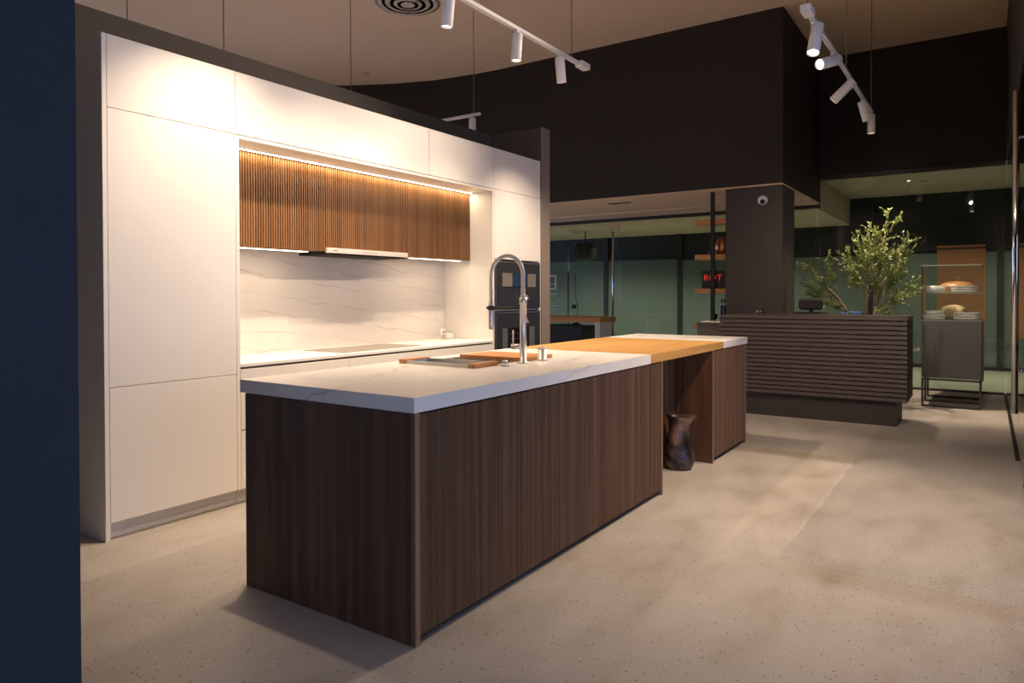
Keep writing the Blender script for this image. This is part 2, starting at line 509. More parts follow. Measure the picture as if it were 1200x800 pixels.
def spot_light(name, loc, aim, watts, angle=60, blend=0.6, col=WARM, radius=0.03, parent=None):
    ld = bpy.data.lights.new(name, 'SPOT')
    ld.energy = watts * SPOT_W
    ld.color = col
    ld.spot_size = math.radians(angle)
    ld.spot_blend = blend
    ld.shadow_soft_size = radius
    o = bpy.data.objects.new(name, ld)
    COL.objects.link(o)
    d = (Vector(aim) - Vector(loc)).normalized()
    o.rotation_euler = d.to_track_quat('-Z', 'Y').to_euler()
    if parent is not None:
        o.parent = parent
        o.location = Vector(loc) - ORG[parent.name]
    else:
        o.location = loc
    return o

def area_light(name, loc, aim, sx, sy, watts, col=WARM, parent=None):
    ld = bpy.data.lights.new(name, 'AREA')
    ld.shape = 'RECTANGLE'; ld.size = sx; ld.size_y = sy
    ld.energy = watts; ld.color = col
    o = bpy.data.objects.new(name, ld)
    COL.objects.link(o)
    d = (Vector(aim) - Vector(loc)).normalized()
    o.rotation_euler = d.to_track_quat('-Z', 'Y').to_euler()
    o.location = Vector(loc) - (ORG[parent.name] if parent is not None else Vector())
    if parent is not None: o.parent = parent
    return o

# ================================================================== SETTING
CEIL = 4.68
GX = 9.0            # glass shopfront
BX = 6.75           # bulkhead face
SOF = 2.61
structure(box(-7, -1.97, -0.1, GX, 9, 0).build('floor', 'concrete', loc=(0, 0, 0)))
structure(box(-7, -6, -0.1, GX, -1.97, 0).build('floor', 'concrete', loc=(0, 0, 0)))
structure(box(-7, -6, CEIL, 13, 9.5, CEIL + 0.1).build('ceiling', 'ceiling'))
# round raised ceiling disc
structure(MB().lathe([(0.80, -0.07), (0.86, -0.06), (0.86, 0.0)], (4.05, 3.72, CEIL), 64, smooth=False).build('ceiling_disc', 'ceiling'))
# bulkhead face: straight, then curving towards the viewer on the left
pts = [(BX, 0.265), (BX, 4.35), (6.72, 4.8), (6.61, 5.5), (6.36, 6.2), (6.02, 6.85), (5.5, 7.5), (4.7, 8.2), (3.6, 8.8), (2.4, 9.2)]
back = [(2.4, 9.4), (GX, 9.4), (GX, 0.265)]
m = MB()
m.prism([(x, y) for x, y in pts + back], SOF, CEIL)
structure(m.build('wall_bulkhead', 'black_wall'))
# soffit under the bulkhead, with a shallow step near the glass
structure(box(BX + 0.002, 0.268, SOF - 0.012, 8.3, 9.3, SOF - 0.001).build('ceiling_soffit', 'ceiling'))
structure(box(8.3, 0.268, 2.58, GX - 0.06, 9.3, SOF - 0.001).build('ceiling_soffit_step', 'ceiling'))
# far wall over the right-hand glass, and right wall over the glass doors
structure(box(GX, -1.93, 2.98, GX + 0.15, 0.265, CEIL).build('wall_far', 'black_wall'))
structure(box(3.3, -2.08, 2.98, GX, -1.93, CEIL).build('wall_right', 'right_wall'))
# black glazing frames
structure(box(GX - 0.05, -1.93, 2.93, GX + 0.05, 0.31, 2.98).build('trim_1', 'black_metal'))
structure(box(GX - 0.05, 0.27, 2.555, GX + 0.05, 0.33, 2.93).build('trim_2', 'black_metal'))
structure(box(GX - 0.06, 0.27, 2.535, GX + 0.05, 9.3, 2.58).build('trim_3', 'black_metal'))
structure(box(GX - 0.04, -1.93, 0, GX + 0.04, 9.3, 0.025).build('trim_4', 'black_metal'))
# unseen walls added to keep cool light out of reflections, one corner left open
structure(box(-5.65, -2.3, 0, -5.5, 9.5, CEIL).build('wall_front_blocker', 'black_wall'))
structure(box(-5.65, -6.0, 2.9, -5.5, -2.3, CEIL).build('wall_front_blocker', 'black_wall'))
structure(box(-5.65, -6.1, 2.9, GX, -6, CEIL).build('wall_side_blocker', 'black_wall'))
structure(box(2.2, -6.1, 0, GX, -6, 2.9).build('wall_side_blocker', 'black_wall'))
structure(box(-5.65, 9.5, 0, 2.4, 9.6, CEIL).build('wall_rear_blocker', 'black_wall'))
# column
structure(box(6.83, 0.285, 0, 7.45, 0.965, SOF - 0.013).build('wall_column', 'column'))
# dark partition behind the kitchen, with its wing at the right end
structure(box(-1.2, 2.72, 0, 4.27, 2.84, 3.02).build('wall_partition', 'partition'))
structure(box(4.275, 2.09, 0, 4.425, 2.84, 3.02).build('wall_wing', 'partition'))
structure(box(4.2735, 2.076, 0, 4.4265, 2.0895, 3.022).build('wing_lit_face', 'wing_front_lit'))  # thin sheet added over the wing front to paint it brighter lit
# navy foreground panel on the left
pd = Vector((-1.147, -0.014, 0))
vl = Vector((pd.x - CAM.x, pd.y - CAM.y, 0)).normalized()
nl = Vector((-vl.y, vl.x, 0))
a, b_, c_, d_ = pd, pd + vl * 0.35 + nl * 0.02, pd + vl * 0.35 + nl * 1.6, pd + nl * 1.6 - vl * 0.15
structure(MB().prism([(p.x, p.y) for p in (a, b_, c_, d_)], 0, CEIL).build('wall_left', 'navy'))

# glass panes of the shopfront
def pane(name, y0, y1, z0, z1):
    g = structure(box(GX - 0.006, y0, z0, GX + 0.006, y1, z1).build(name, 'glass'))
    return g
wn = 0
for (y0, y1, z1) in [(-1.925, -1.40, 2.93), (-1.396, -0.176, 2.93), (-0.172, 0.27, 2.93), (0.335, 1.9, 2.535), (1.904, 3.43, 2.535), (4.44, 6.2, 2.535), (6.204, 9.0, 2.535)]:
    wn += 1
    pane('window_%d' % wn, y0, y1, 0.025, z1)
# glass door on the left with tall pull
door = structure(box(GX - 0.006, 3.434, 0.03, GX + 0.006, 4.436, 2.53).build('door_1', 'glass'))
box(GX - 0.03, 3.44, 2.40, GX + 0.03, 3.62, 2.50).build('patch_fitting', 'chrome', door)
MB().tube([(GX - 0.07, 3.53, 0.55), (GX - 0.07, 3.53, 2.36)], 0.018).tube([(GX - 0.07, 3.53, 0.8), (GX, 3.53, 0.8)], 0.01)\
    .tube([(GX - 0.07, 3.53, 2.15), (GX, 3.53, 2.15)], 0.01).build('door_handle', 'chrome', door)
# right-hand glass wall and door at the edge of the frame
RY = -1.945
structure(box(4.75, RY - 0.006, 0.02, GX - 0.06, RY + 0.006, 2.98).build('window_8', 'glass'))
structure(box(4.75, RY - 0.025, 0, GX - 0.05, RY + 0.02, 0.02).build('trim_5', 'black_metal'))
d2 = structure(box(3.3, RY - 0.006, 0.02, 4.73, RY + 0.006, 2.98).build('door_2', 'glass'))
MB().tube([(4.22, -1.90, 0.44), (4.22, -1.90, 2.73)], 0.021, 20).tube([(4.22, -1.90, 0.75), (4.22, RY, 0.75)], 0.012)\
    .tube([(4.22, -1.90, 2.4), (4.22, RY, 2.4)], 0.012).build('door_handle', 'chrome', d2)
box(3.32, RY - 0.03, 0.02, 3.52, RY + 0.02, 0.1, b=0.006).build('patch_fitting', 'chrome', d2)

# ---- mall corridor beyond the glass
SX = 12.3
structure(box(GX, -7, -0.1, 16, 10, -0.001).build('floor', 'mall_floor'))
structure(box(GX + 0.16, 0.42, 2.56, 16, 10, 2.62).build('ceiling_mall', 'mall_ceiling'))
structure(box(GX + 0.16, -7, 3.04, 16, 0.42, 3.1).build('ceiling_mall', 'mall_ceiling'))
structure(box(GX + 0.16, 0.36, 2.56, 16, 0.42, 3.04).build('trim_6', 'mall_ceiling'))
structure(box(GX, -7.1, 0, 16, -7, 3.04).build('wall_corridor', 'mall_ceiling'))  # unseen end wall added to shut out blue world light
structure(box(GX + 0.16, 9.9, 0, 16, 10, 2.56).build('wall_corridor', 'mall_ceiling'))  # opposite corridor end, also added unseen to block the world light
structure(box(GX, -7, 0, GX + 0.12, -1.98, 3.04).build('wall_corridor', 'mall_ceiling'))
shop = structure(box(SX + 0.05, -7, 0, SX + 0.2, 10, 3.04).build('wall_shop_opposite', 'black_glass'))
ys = [-7, -4.6, -3.2, -1.93, 0.02, 1.8, 3.61, 5.33, 7.1, 8.9]
ORG[shop.name] = ORG[shop.name]
for i in range(len(ys) - 1):
    box(SX, ys[i] + 0.05, 0.06, SX + 0.03, ys[i + 1] - 0.05, 1.99 + 0.02 * max(0, ys[i]) * 0.6).build('green_panel', 'green', shop)
for y in ys[1:]:
    top = 2.56 if y > 0.4 else 3.03
    box(SX - 0.03, y - 0.05, 0, SX + 0.04, y + 0.05, top).build('mullion', 'black_metal', shop)
box(SX - 0.02, -7, 0, SX + 0.04, 10, 0.06).build('bottom_rail', 'black_metal', shop)
box(SX - 0.015, -7, 2.05, SX + 0.04, 10, 2.075).build('transom', 'black_metal', shop)
box(SX - 0.012, -1.72, 0.55, SX - 0.001, -1.02, 2.12).build('brown_panel', 'brown_panel', shop)

# ================================================================== KITCHEN WALL
KY = 2.09
DT = 0.022           # door thickness
K0, K1 = -0.077, 4.265
TOP, S1, S2, DB = 2.669, 2.286, 0.8105, 0.094
G_ = 0.0017

def door_panel(parent, x0, x1, z0, z1, name='door', mat='lacquer', y=KY):
    return box(x0 + G_, y, z0 + G_, x1 - G_, y + DT, z1 - G_, b=0.0012).build(name, mat, parent)

# left tall unit
t = thing('tall_cabinet', (0.33, 2.4, 0), 'white handleless tall cabinet at the left end of the kitchen wall, two stacked doors', 'cabinet')
box(K0, KY, 0, K0 + 0.024, 2.715, TOP, b=0.0015).build('side_panel', 'lacquer', t)
box(K0 + 0.026, KY + DT + 0.004, DB, 0.728, 2.71, S1 - 0.002).build('carcass', 'carcass', t)
box(0.7075, KY, DB, 0.732, 2.70, S1 - 0.004, b=0.001).build('filler_panel', 'lacquer', t)
door_panel(t, -0.0527, 0.7065, S2, S1)
door_panel(t, -0.0527, 0.7065, DB, S2)
box(-0.0527, KY + 0.06, 0.0, 0.732, KY + 0.08, DB).build('toe_kick', 'white_edge', t)
# row of top cupboards
for (x0, x1, lab) in [(-0.0527, 0.7065, 'white top cupboard at the left end, above the tall cabinet'),
                      (0.7065, 2.516, 'long white top cupboard above the lit wooden wall units'),
                      (2.516, 3.427, 'white top cupboard between the long one and the right end one'),
                      (3.427, 4.262, 'white top cupboard at the right end, above the ovens')]:
    t = thing('top_cabinet', ((x0 + x1) / 2, 2.4, S1), lab, 'cabinet', 'white top cupboards')
    box(x0 + 0.002, KY + DT + 0.004, S1 + 0.001, x1 - 0.002, 2.71, TOP - 0.001).build('carcass', 'carcass', t)
    door_panel(t, x0, x1, S1, TOP + 0.0017)
# recess lining: soffit with front lip
t = thing('recess_soffit', (2.07, 2.4, 2.262), 'white boxed soffit over the wooden wall units', 'panel')
box(0.7335, KY, 2.262, 3.409, KY + 0.022, S1 - 0.003).build('front_lip', 'lacquer', t)
box(0.7335, KY + 0.023, 2.262, 3.409, 2.70, 2.276).build('underside', 'lacquer', t)

# oven tower
t = thing('oven_tower', (3.84, 2.4, 0), 'white tall oven housing at the right end of the kitchen wall', 'cabinet')
box(3.411, KY, DB, 3.437, 2.71, S1 - 0.003, b=0.001).build('side_panel', 'lacquer', t)
box(4.222, KY, DB, 4.262, 2.71, S1 - 0.003, b=0.001).build('side_panel', 'lacquer', t)
box(3.44, KY + 0.60, DB, 4.22, 2.71, S1 - 0.003).build('carcass', 'carcass', t)
box(3.44, KY + DT + 0.004, 1.632, 4.22, KY + 0.59, S1 - 0.003).build('carcass', 'carcass', t)
box(3.44, KY + DT + 0.004, DB, 4.22, KY + 0.59, 0.70).build('carcass', 'carcass', t)
box(3.44, KY + 0.03, 1.138, 4.22, KY + 0.59, 1.155).build('shelf', 'white_edge', t)
door_panel(t, 3.4395, 4.2205, 1.632, S1)
door_panel(t, 3.4395, 4.2205, DB, 0.70, 'drawer')
box(3.411, KY + 0.06, 0, 4.262, KY + 0.08, DB).build('toe_kick', 'white_edge', t)
# ovens
def oven(z0, z1, kind, label):
    o = thing('built_in_oven', (3.83, 2.4, z0), label, 'oven', 'built-in ovens')
    box(3.447, KY + 0.02, z0 + 0.003, 4.213, KY + 0.57, z1 - 0.003).build('body', 'black_metal', o)
    box(3.443, KY - 0.022, z0 + 0.004, 4.217, KY + 0.018, z1 - 0.004, b=0.002).build('door', 'oven', o)
    y = KY - 0.0225
    if kind == 'steam':
        box(3.535, y - 0.004, z0 + 0.215, 3.70, y, z0 + 0.345).build('light_panel', 'oven_light', o)
        box(3.975, y - 0.004, z0 + 0.215, 4.125, y, z0 + 0.345).build('light_panel', 'oven_light', o)
        box(3.70, y - 0.004, z0 + 0.215, 3.975, y, z0 + 0.345).build('display', 'screen', o)
        hz = z0 + 0.11
    else:
        box(3.535, y - 0.004, z0 + 0.02, 3.62, y, z0 + 0.27).build('light_panel', 'oven_grey', o)
        box(4.0, y - 0.004, z0 + 0.02, 4.10, y, z0 + 0.27).build('light_panel', 'oven_grey', o)
        w = box(3.62, y - 0.003, z0 + 0.02, 4.0, y, z0 + 0.27).build('window', 'oven_window', o)
        for k in range(4):
            MB().tube([(3.64, y - 0.006, z0 + 0.06 + k * 0.05), (3.98, y - 0.006, z0 + 0.06 + k * 0.05)], 0.003, 6).build('rack_rail', 'oven', w)
        hz = z0 + 0.335
    for hx in (3.845, 3.94):
        MB().lathe([(0.026, 0), (0.026, 0.018), (0.021, 0.036), (0, 0.036)], (hx, y, hz), 16, (0, -1, 0)).build('control_knob', 'chrome', o)
    box(3.842, y - 0.004, z1 - 0.06 if kind == 'oven' else z0 + 0.008, 3.945, y, z1 - 0.008 if kind == 'oven' else z0 + 0.07).build('control_display', 'oven_window', o)
    MB().box(3.448, y - 0.003, z1 - 0.02, 4.212, y, z1 - 0.012).build('trim_strip', 'oven_grey', o)
oven(1.157, 1.622, 'steam', 'upper built-in oven with a blue control screen between light panels')
oven(0.705, 1.137, 'oven', 'lower built-in oven with a dark window below its knobs')

# base units and counter under the recess
for (x0, x1, lab) in [(0.733, 1.624, 'left white base unit under the hob counter'), (1.624, 2.516, 'middle white base unit under the hob'), (2.516, 3.409, 'right white base unit beside the ovens')]:
    t = thing('base_cabinet', ((x0 + x1) / 2, 2.4, 0), lab, 'cabinet', 'white base units')
    box(x0 + 0.002, KY + 0.035, DB, x1 - 0.002, 2.69, 0.849).build('carcass', 'carcass', t)
    door_panel(t, x0, x1, 0.46, 0.838, 'drawer')
    door_panel(t, x0, x1, DB, 0.455, 'drawer')
    box(x0 + 0.002, KY + 0.06, 0, x1 - 0.002, KY + 0.08, DB).build('toe_kick', 'white_edge', t)
tag(box(0.733, KY - 0.002, 0.851, 3.409, 2.668, 0.871, b=0.001).build('counter', 'worktop_white'), 'thin white counter with the flush hob, along the lit recess', 'worktop')
tag(box(0.733, 2.67, 0.851, 3.409, 2.69, 2.262).build('splashback', 'splash'), 'marble splashback with fine grey brown veins behind the hob', 'splashback')
t = thing('hob', (2.08, 2.38, 0.871), 'flush glass hob set in the white counter below the hood', 'hob')
box(1.64, 2.17, 0.8712, 2.52, 2.60, 0.8745).build('glass_plate', 'hob', t)

# fluted walnut wall units
WY, WZ0, WZ1 = 2.352, 1.622, 2.258
for (x0, x1, lab) in [(0.7345, 1.638, 'fluted walnut wall unit, leftmost of the three'),
                      (1.638, 2.515, 'fluted walnut wall unit above the pull-out hood'),
                      (2.515, 3.409, 'fluted walnut wall unit, rightmost of the three')]:
    t = thing('wall_cabinet', ((x0 + x1) / 2, 2.5, WZ0), lab, 'cabinet', 'fluted wall units')
    box(x0 + 0.001, WY + 0.024, WZ0 + 0.002, x1 - 0.001, 2.668, WZ1).build('carcass', 'walnut_flat', t)
    f = fluting((x0 + 0.0015, WY), (x1 - 0.0015, WY), WZ0, WZ1, 0.0200, 0.011, (0, -1)).build('fluted_door', 'walnut_wall', t)
    f['kind'] = 'stuff'
# hood
t = thing('range_hood', (2.075, 2.45, 1.60), 'slim pull-out extractor hood with a pale front strip of controls', 'hood')
hf = box(1.636, WY - 0.025, 1.612, 2.513, WY - 0.003, 1.650, b=0.002).build('front_strip', 'hood', t)
for k in range(8):
    MB().lathe([(0.004, 0), (0.004, 0.002), (0, 0.002)], (2.0 + k * 0.021, WY - 0.0251, 1.63), 8, (0, -1, 0)).build('button', 'oven_grey', hf)
box(1.69, WY - 0.0262, 1.628, 1.735, WY - 0.0252, 1.634).build('mark', 'oven_grey', hf)
box(1.64, WY - 0.003, 1.600, 2.51, 2.655, 1.618).build('filter_tray', 'dark', t)
# LED strips
def led(x0, x1, y, z, lab, w, aim, depth=0.012):
    t = thing('led_strip', ((x0 + x1) / 2, y, z), lab, 'light', 'warm strip lights')
    box(x0, y - depth, z - 0.002, x1, y + depth, z + 0.002).build('diffuser', 'led', t)
    MB().box(x0 - 0.003, y - depth - 0.003, z + 0.0022, x1 + 0.003, y + depth + 0.003, z + 0.006).build('profile', 'white_metal', t)
    area_light('strip_glow', ((x0 + x1) / 2, y, z - 0.006), aim, x1 - x0, 2 * depth, w, (1, 0.77, 0.48), t)
led(0.75, 3.39, 2.325, 2.255, 'long warm strip light above the fluted wall units', 8, (2.07, 2.345, 1.0))
led(0.745, 1.50, 2.40, 1.613, 'warm strip light under the left wall unit', 1.4, (1.12, 2.46, 0.8), 0.02)
led(2.62, 3.30, 2.40, 1.613, 'warm strip light under the right wall unit', 1.3, (2.96, 2.46, 0.8), 0.02)

# white marbled swan-like ornament at the corner of the counter
t = thing('swan_ornament', (3.33, 2.58, 0.871), 'small white veined swan-shaped ornament in the counter corner', 'ornament')
MB().box(3.285, 2.535, 0.8712, 3.385, 2.62, 0.925, b=0.012).build('body', 'ornament', t)
MB().tube([(3.275, 2.59, 0.90), (3.25, 2.59, 0.925), (3.262, 2.59, 0.955), (3.30, 2.59, 0.96), (3.325, 2.59, 0.945), (3.345, 2.59, 0.95)], [0.018, 0.015, 0.013, 0.013, 0.012, 0.006], 10).build('neck', 'ornament', t)

# ================================================================== ISLAND
IZ, SZ = 0.92, 0.863
IL, IW = 4.318, 1.04
t = thing('kitchen_island', (2.14, 0.52, 0), 'long kitchen island clad in dark fluted walnut, open knee space near its far end', 'island')
e = 0.004
MB().box(0.022, 0.024, 0.012, 2.352, 1.016, 0.70).box(0.022, 0.024, 0.70, 0.93, 1.016, SZ - 0.001).box(1.60, 0.024, 0.70, 2.352, 1.016, SZ - 0.001).build('carcass', 'dark', t)
f = fluting((0.030, 0.002), (2.356, 0.002), 0.035, SZ - 0.008, 0.0105, 0.009, (0, -1)).build('fluted_front', 'walnut', t); f['kind'] = 'stuff'
f = fluting((0.004, 1.012), (0.004, 0.008), 0.0, SZ - 0.004, 0.0105, 0.009, (-1, 0)).build('fluted_end', 'walnut_shaded', t); f['kind'] = 'stuff'
f = fluting((0.03, 1.034), (2.356, 1.034), 0.035, SZ - 0.008, 0.0105, 0.006, (0, 1)).build('fluted_rear', 'walnut', t); f['kind'] = 'stuff'
box(0.004, -0.002, 0.0, 0.028, 0.022, SZ - 0.001, b=0.001).build('corner_trim', 'trim', t)
box(2.358, -0.001, 0.0, 2.379, 1.035, SZ - 0.001, b=0.001).build('side_panel', 'trim', t)
box(0.03, 0.05, 0.0, 2.355, 0.06, 0.04).build('plinth', 'dark', t)
# far body
box(3.395, 0.022, 0.012, 4.25, 1.016, SZ - 0.001).build('carcass', 'dark', t)
box(3.37, -0.001, 0.0, 3.393, 1.035, SZ - 0.001, b=0.001).build('side_panel', 'walnut_flat', t)
box(3.368, -0.0035, 0.0, 3.395, -0.0012, SZ - 0.001).build('edge_strip', 'trim', t)
f = fluting((3.396, 0.002), (4.255, 0.002), 0.035, SZ - 0.008, 0.0105, 0.007, (0, -1)).build('fluted_front', 'walnut', t); f['kind'] = 'stuff'
box(4.256, -0.001, 0.0, 4.276, 1.035, SZ - 0.001, b=0.001).build('side_panel', 'trim', t)
box(3.396, 0.05, 0.0, 4.25, 0.06, 0.04).build('plinth', 'dark', t)
# knee space
box(2.381, 0.31, 0.0, 3.368, 0.33, SZ - 0.001).build('back_panel', 'walnut_flat', t)
f = fluting((2.382, 0.30), (3.368, 0.30), 0.0, SZ - 0.002, 0.021, 0.009, (0, -1)).build('fluted_back', 'walnut_shaded', t); f['kind'] = 'stuff'

# worktops
def slab(x0, x1, y0, y1, z0, z1, hole=None):
    if not hole:
        return box(x0, y0, z0, x1, y1, z1, b=0.0015)
    hx0, hx1, hy0, hy1 = hole
    o = [(x0, y0), (x1, y0), (x1, y1), (x0, y1)]; h = [(hx0, hy0), (hx1, hy0), (hx1, hy1), (hx0, hy1)]
    vs = [(*p, z) for z in (z0, z1) for p in o + h]
    fs = []
    for k in range(4):
        k2 = (k + 1) % 4
        fs += [(k, k2, 4 + k2, 4 + k), (8 + k, 8 + k2, 12 + k2, 12 + k), (k, k2, 8 + k2, 8 + k), (4 + k, 4 + k2, 12 + k2, 12 + k)]
    return MB().add(vs, fs)
HOLE = (0.96, 1.56, 0.45, 0.93)
tag(slab(0, 2.185, 0, IW, SZ, IZ, HOLE).build('stone_worktop', 'stone'), 'long white marble worktop of the island, with the sink and tap', 'worktop')
tag(slab(2.187, 3.646, 0, IW, SZ, IZ).build('wooden_worktop', 'oak'), 'honey coloured wooden worktop section over the knee space', 'worktop')
tag(slab(3.648, IL, 0, IW, SZ, IZ).build('stone_worktop', 'stone'), 'short white worktop at the far end of the island, past the wood', 'worktop')
# sink
x0, x1, y0, y1 = HOLE
t = thing('sink', ((x0 + x1) / 2, (y0 + y1) / 2, 0.72), 'stainless steel sink sunk in the island worktop, partly covered', 'sink')
w = 0.004
m = MB().box(x0 + 0.001, y0 + 0.001, 0.72, x1 - 0.001, y1 - 0.001, 0.724)
m.box(x0 + 0.001, y0 + 0.001, 0.724, x0 + 0.001 + w, y1 - 0.001, 0.917).box(x1 - w - 0.001, y0 + 0.001, 0.724, x1 - 0.001, y1 - 0.001, 0.917)
m.box(x0 + 0.001, y0 + 0.001, 0.724, x1 - 0.001, y0 + 0.001 + w, 0.917).box(x0 + 0.001, y1 - w - 0.001, 0.724, x1 - 0.001, y1 - 0.001, 0.917)
m.build('basin', 'steel', t)
MB().lathe([(0.045, 0.0), (0.045, 0.003), (0.0, 0.003)], (1.26, 0.69, 0.7242), 20).build('drain', 'chrome', t)
# tray with wooden handles
t = thing('colander_tray', (1.04, 0.69, IZ), 'steel sink tray with wooden end grips, left of the cutting board', 'tray')
box(0.935, 0.425, 0.9205, 1.14, 0.475, 0.942, b=0.003).build('grip', 'board', t)
box(0.935, 0.905, 0.9205, 1.14, 0.955, 0.942, b=0.003).build('grip', 'board', t)
box(0.94, 0.475, 0.9205, 0.952, 0.905, 0.937).box(1.122, 0.475, 0.9205, 1.134, 0.905, 0.937).build('rim', 'steel', t)
box(0.953, 0.478, 0.905, 1.121, 0.902, 0.909).build('base', 'steel', t)
tag(MB().prism([(0.96, 0.80), (1.10, 0.88), (1.00, 0.90)], 0.9095, 0.935).build('cloth', 'blue'), 'small blue cloth lying in the sink tray', 'cloth')
# cutting board: strips of wood glued up
t = thing('cutting_board', (1.53, 0.64, IZ), 'striped wooden cutting board lying across the sink beside the tap', 'cutting board')
for k in range(6):
    y = 0.41 + k * 0.0775
    box(1.375, y, 0.9205, 1.675, y + 0.0768, 0.9405, b=0.0012).build('strip', 'board', t)
# tap
t = thing('kitchen_tap', (1.305, 0.375, IZ), 'tall brushed steel tap with a spring hose arch', 'tap')
tx, ty = 1.305, 0.375
MB().lathe([(0.033, 0.0), (0.033, 0.006), (0.0185, 0.009), (0.0185, 0.32), (0.021, 0.322), (0.021, 0.36), (0.012, 0.362), (0, 0.362)], (tx, ty, IZ + 0.0003), 24).build('column', 'steel', t)
R_ = 0.108
hose = [(tx, ty, 1.27), (tx, ty, 1.40)] + arc((tx, ty + R_, 1.405), R_, math.pi, 0, 24, (0, 1, 0), (0, 0, 1)) + [(tx, ty + 2 * R_, 1.40), (tx, ty + 2 * R_, 1.245)]
MB().tube(hose, 0.0095, 12).build('hose', 'steel', t)
# the spring: a helix around the hose
def resample(p, step):
    out = [Vector(p[0])]; acc = 0
    for a_, b2 in zip(p[:-1], p[1:]):
        a_, b2 = Vector(a_), Vector(b2); L = (b2 - a_).length; d = step - acc
        while d <= L:
            out.append(a_ + (b2 - a_) * (d / L)); d += step
        acc = L - (d - step)
    return out
fine = resample(hose, 0.0013)
hel = []
for i, p in enumerate(fine):
    tt = (fine[min(i + 1, len(fine) - 1)] - fine[max(i - 1, 0)]).normalized()
    n1 = Vector((1, 0, 0)); n2 = tt.cross(n1).normalized()
    ph = i * 2 * math.pi / 6
    hel.append(p + (n1 * math.cos(ph) + n2 * math.sin(ph)) * 0.0115)
MB().tube(hel, 0.0022, 5).build('spring', 'steel', t)
MB().lathe([(0.013, 0), (0.0165, 0.02), (0.0165, 0.15), (0.012, 0.155), (0, 0.155)], (tx, ty + 2 * R_, 1.10), 18).build('spray_head', 'steel', t)
MB().tube([(tx, ty, 1.222), (tx, ty + 2 * R_ + 0.03, 1.222)], 0.0075, 10).lathe([(0.021, -0.012), (0.021, 0.012)], (tx, ty + 2 * R_, 1.222), 18).build('holder_arm', 'black_metal', t)
MB().tube([(tx, ty, 1.01), (tx - 0.02, ty + 0.065, 1.01)], 0.015, 14).build('mixer', 'steel', t)
MB().tube([(tx - 0.018, ty + 0.055, 1.02), (tx - 0.018, ty + 0.055, 1.10)], 0.004, 8).build('lever', 'steel', t)
# knobs on the worktop
t = thing('waste_knob', (1.115, 0.365, IZ), 'low round steel waste control knob on the worktop left of the tap', 'knob')
MB().lathe([(0.026, 0.0), (0.026, 0.012), (0.024, 0.014), (0, 0.014)], (1.115, 0.365, IZ + 0.0003), 20).build('base', 'steel', t)
MB().lathe([(0.013, 0.0), (0.013, 0.016), (0, 0.016)], (1.115, 0.365, IZ + 0.0146), 16).build('button', 'steel', t)
t = thing('soap_pump', (1.495, 0.375, IZ), 'short cylindrical steel dispenser on the worktop right of the tap', 'dispenser')
MB().lathe([(0.029, 0.0), (0.029, 0.008), (0.025, 0.009), (0.025, 0.066), (0, 0.066)], (1.495, 0.37, IZ + 0.0003), 20).build('body', 'steel', t)
MB().lathe([(0.0255, 0.0), (0.0255, 0.012), (0, 0.012)], (1.495, 0.37, IZ + 0.0668), 20).build('cap', 'steel', t)

# vase in the knee space
def vshape(th, h):
    q = h / 0.38
    return 1 + 0.15 * math.sin(min(1, q) * math.pi) * math.cos(2 * (th - 2.6 * q)) + 0.07 * q * math.cos(3 * (th - 2.0 * q))
prof = [(0.082, 0.0), (0.098, 0.010), (0.108, 0.05), (0.108, 0.10), (0.102, 0.16), (0.093, 0.22), (0.085, 0.28), (0.080, 0.33), (0.084, 0.365), (0.092, 0.388), (0.087, 0.389), (0.076, 0.365), (0.073, 0.33), (0.075, 0.28), (0.0, 0.26)]
VX, VY = 3.10, 0.165
m = MB().lathe(prof, (VX, VY, 0.0), 48, shape=vshape)
for p in m.v:       # lip drawn out to a spout on the right
    d = Vector((p.x - VX, p.y - VY))
    if p.z > 0.29:
        k = (p.z - 0.29) / 0.10
        w_ = max(0, (d.normalized().dot(Vector((0.45, -0.89))))) ** 4
        p.x += 0.025 * k * k * w_; p.y -= 0.045 * k * k * w_; p.z += 0.008 * k * w_
        w2 = max(0, (d.normalized().dot(Vector((-0.6, 0.8))))) ** 3
        p.z += 0.014 * k * w2
tag(m.build('pitcher_vase', 'vase'), 'dark smoky glazed pitcher vase on the floor in the island knee space', 'vase')

# ================================================================== RECEPTION DESK
DX = 5.75
t = thing('reception_desk', (6.1, -0.2, 0), 'dark brown reception desk faced with horizontal slats on a solid plinth', 'desk')
box(5.815, -1.015, 0, 6.34, 0.62, 0.237).build('plinth', 'plinth', t)
box(5.80, -1.06, 0.238, 6.38, 0.66, 1.062).build('body', 'plinth', t)
NS = 18; ps = (1.072 - 0.24) / NS
SL = None
for k in range(NS):
    z = 0.24 + k * ps
    # louvre profile, mitred round the end
    prof = [(0.0, 0.004), (0.042, 0.004), (0.048, 0.012), (0.044, ps - 0.003), (0.0, ps - 0.003)]
    m = MB()
    vs = []
    for (ox, oz) in prof:
        vs += [(5.798 - ox, 0.70, z + oz), (5.798 - ox, -1.062 - ox, z + oz), (6.38, -1.062 - ox, z + oz)]
    q = len(prof); fs = []
    for i in range(q):
        j = (i + 1) % q
        fs += [(3 * i, 3 * i + 1, 3 * j + 1, 3 * j), (3 * i + 1, 3 * i + 2, 3 * j + 2, 3 * j + 1)]
    fs += [tuple(3 * i for i in range(q)), tuple(3 * i + 2 for i in reversed(range(q)))]
    m.add(vs, fs)
    m.build('slat', 'desk', t)
box(5.80, -1.06, 1.063, 6.38, 0.66, 1.072).build('desk_top', 'desk', t)
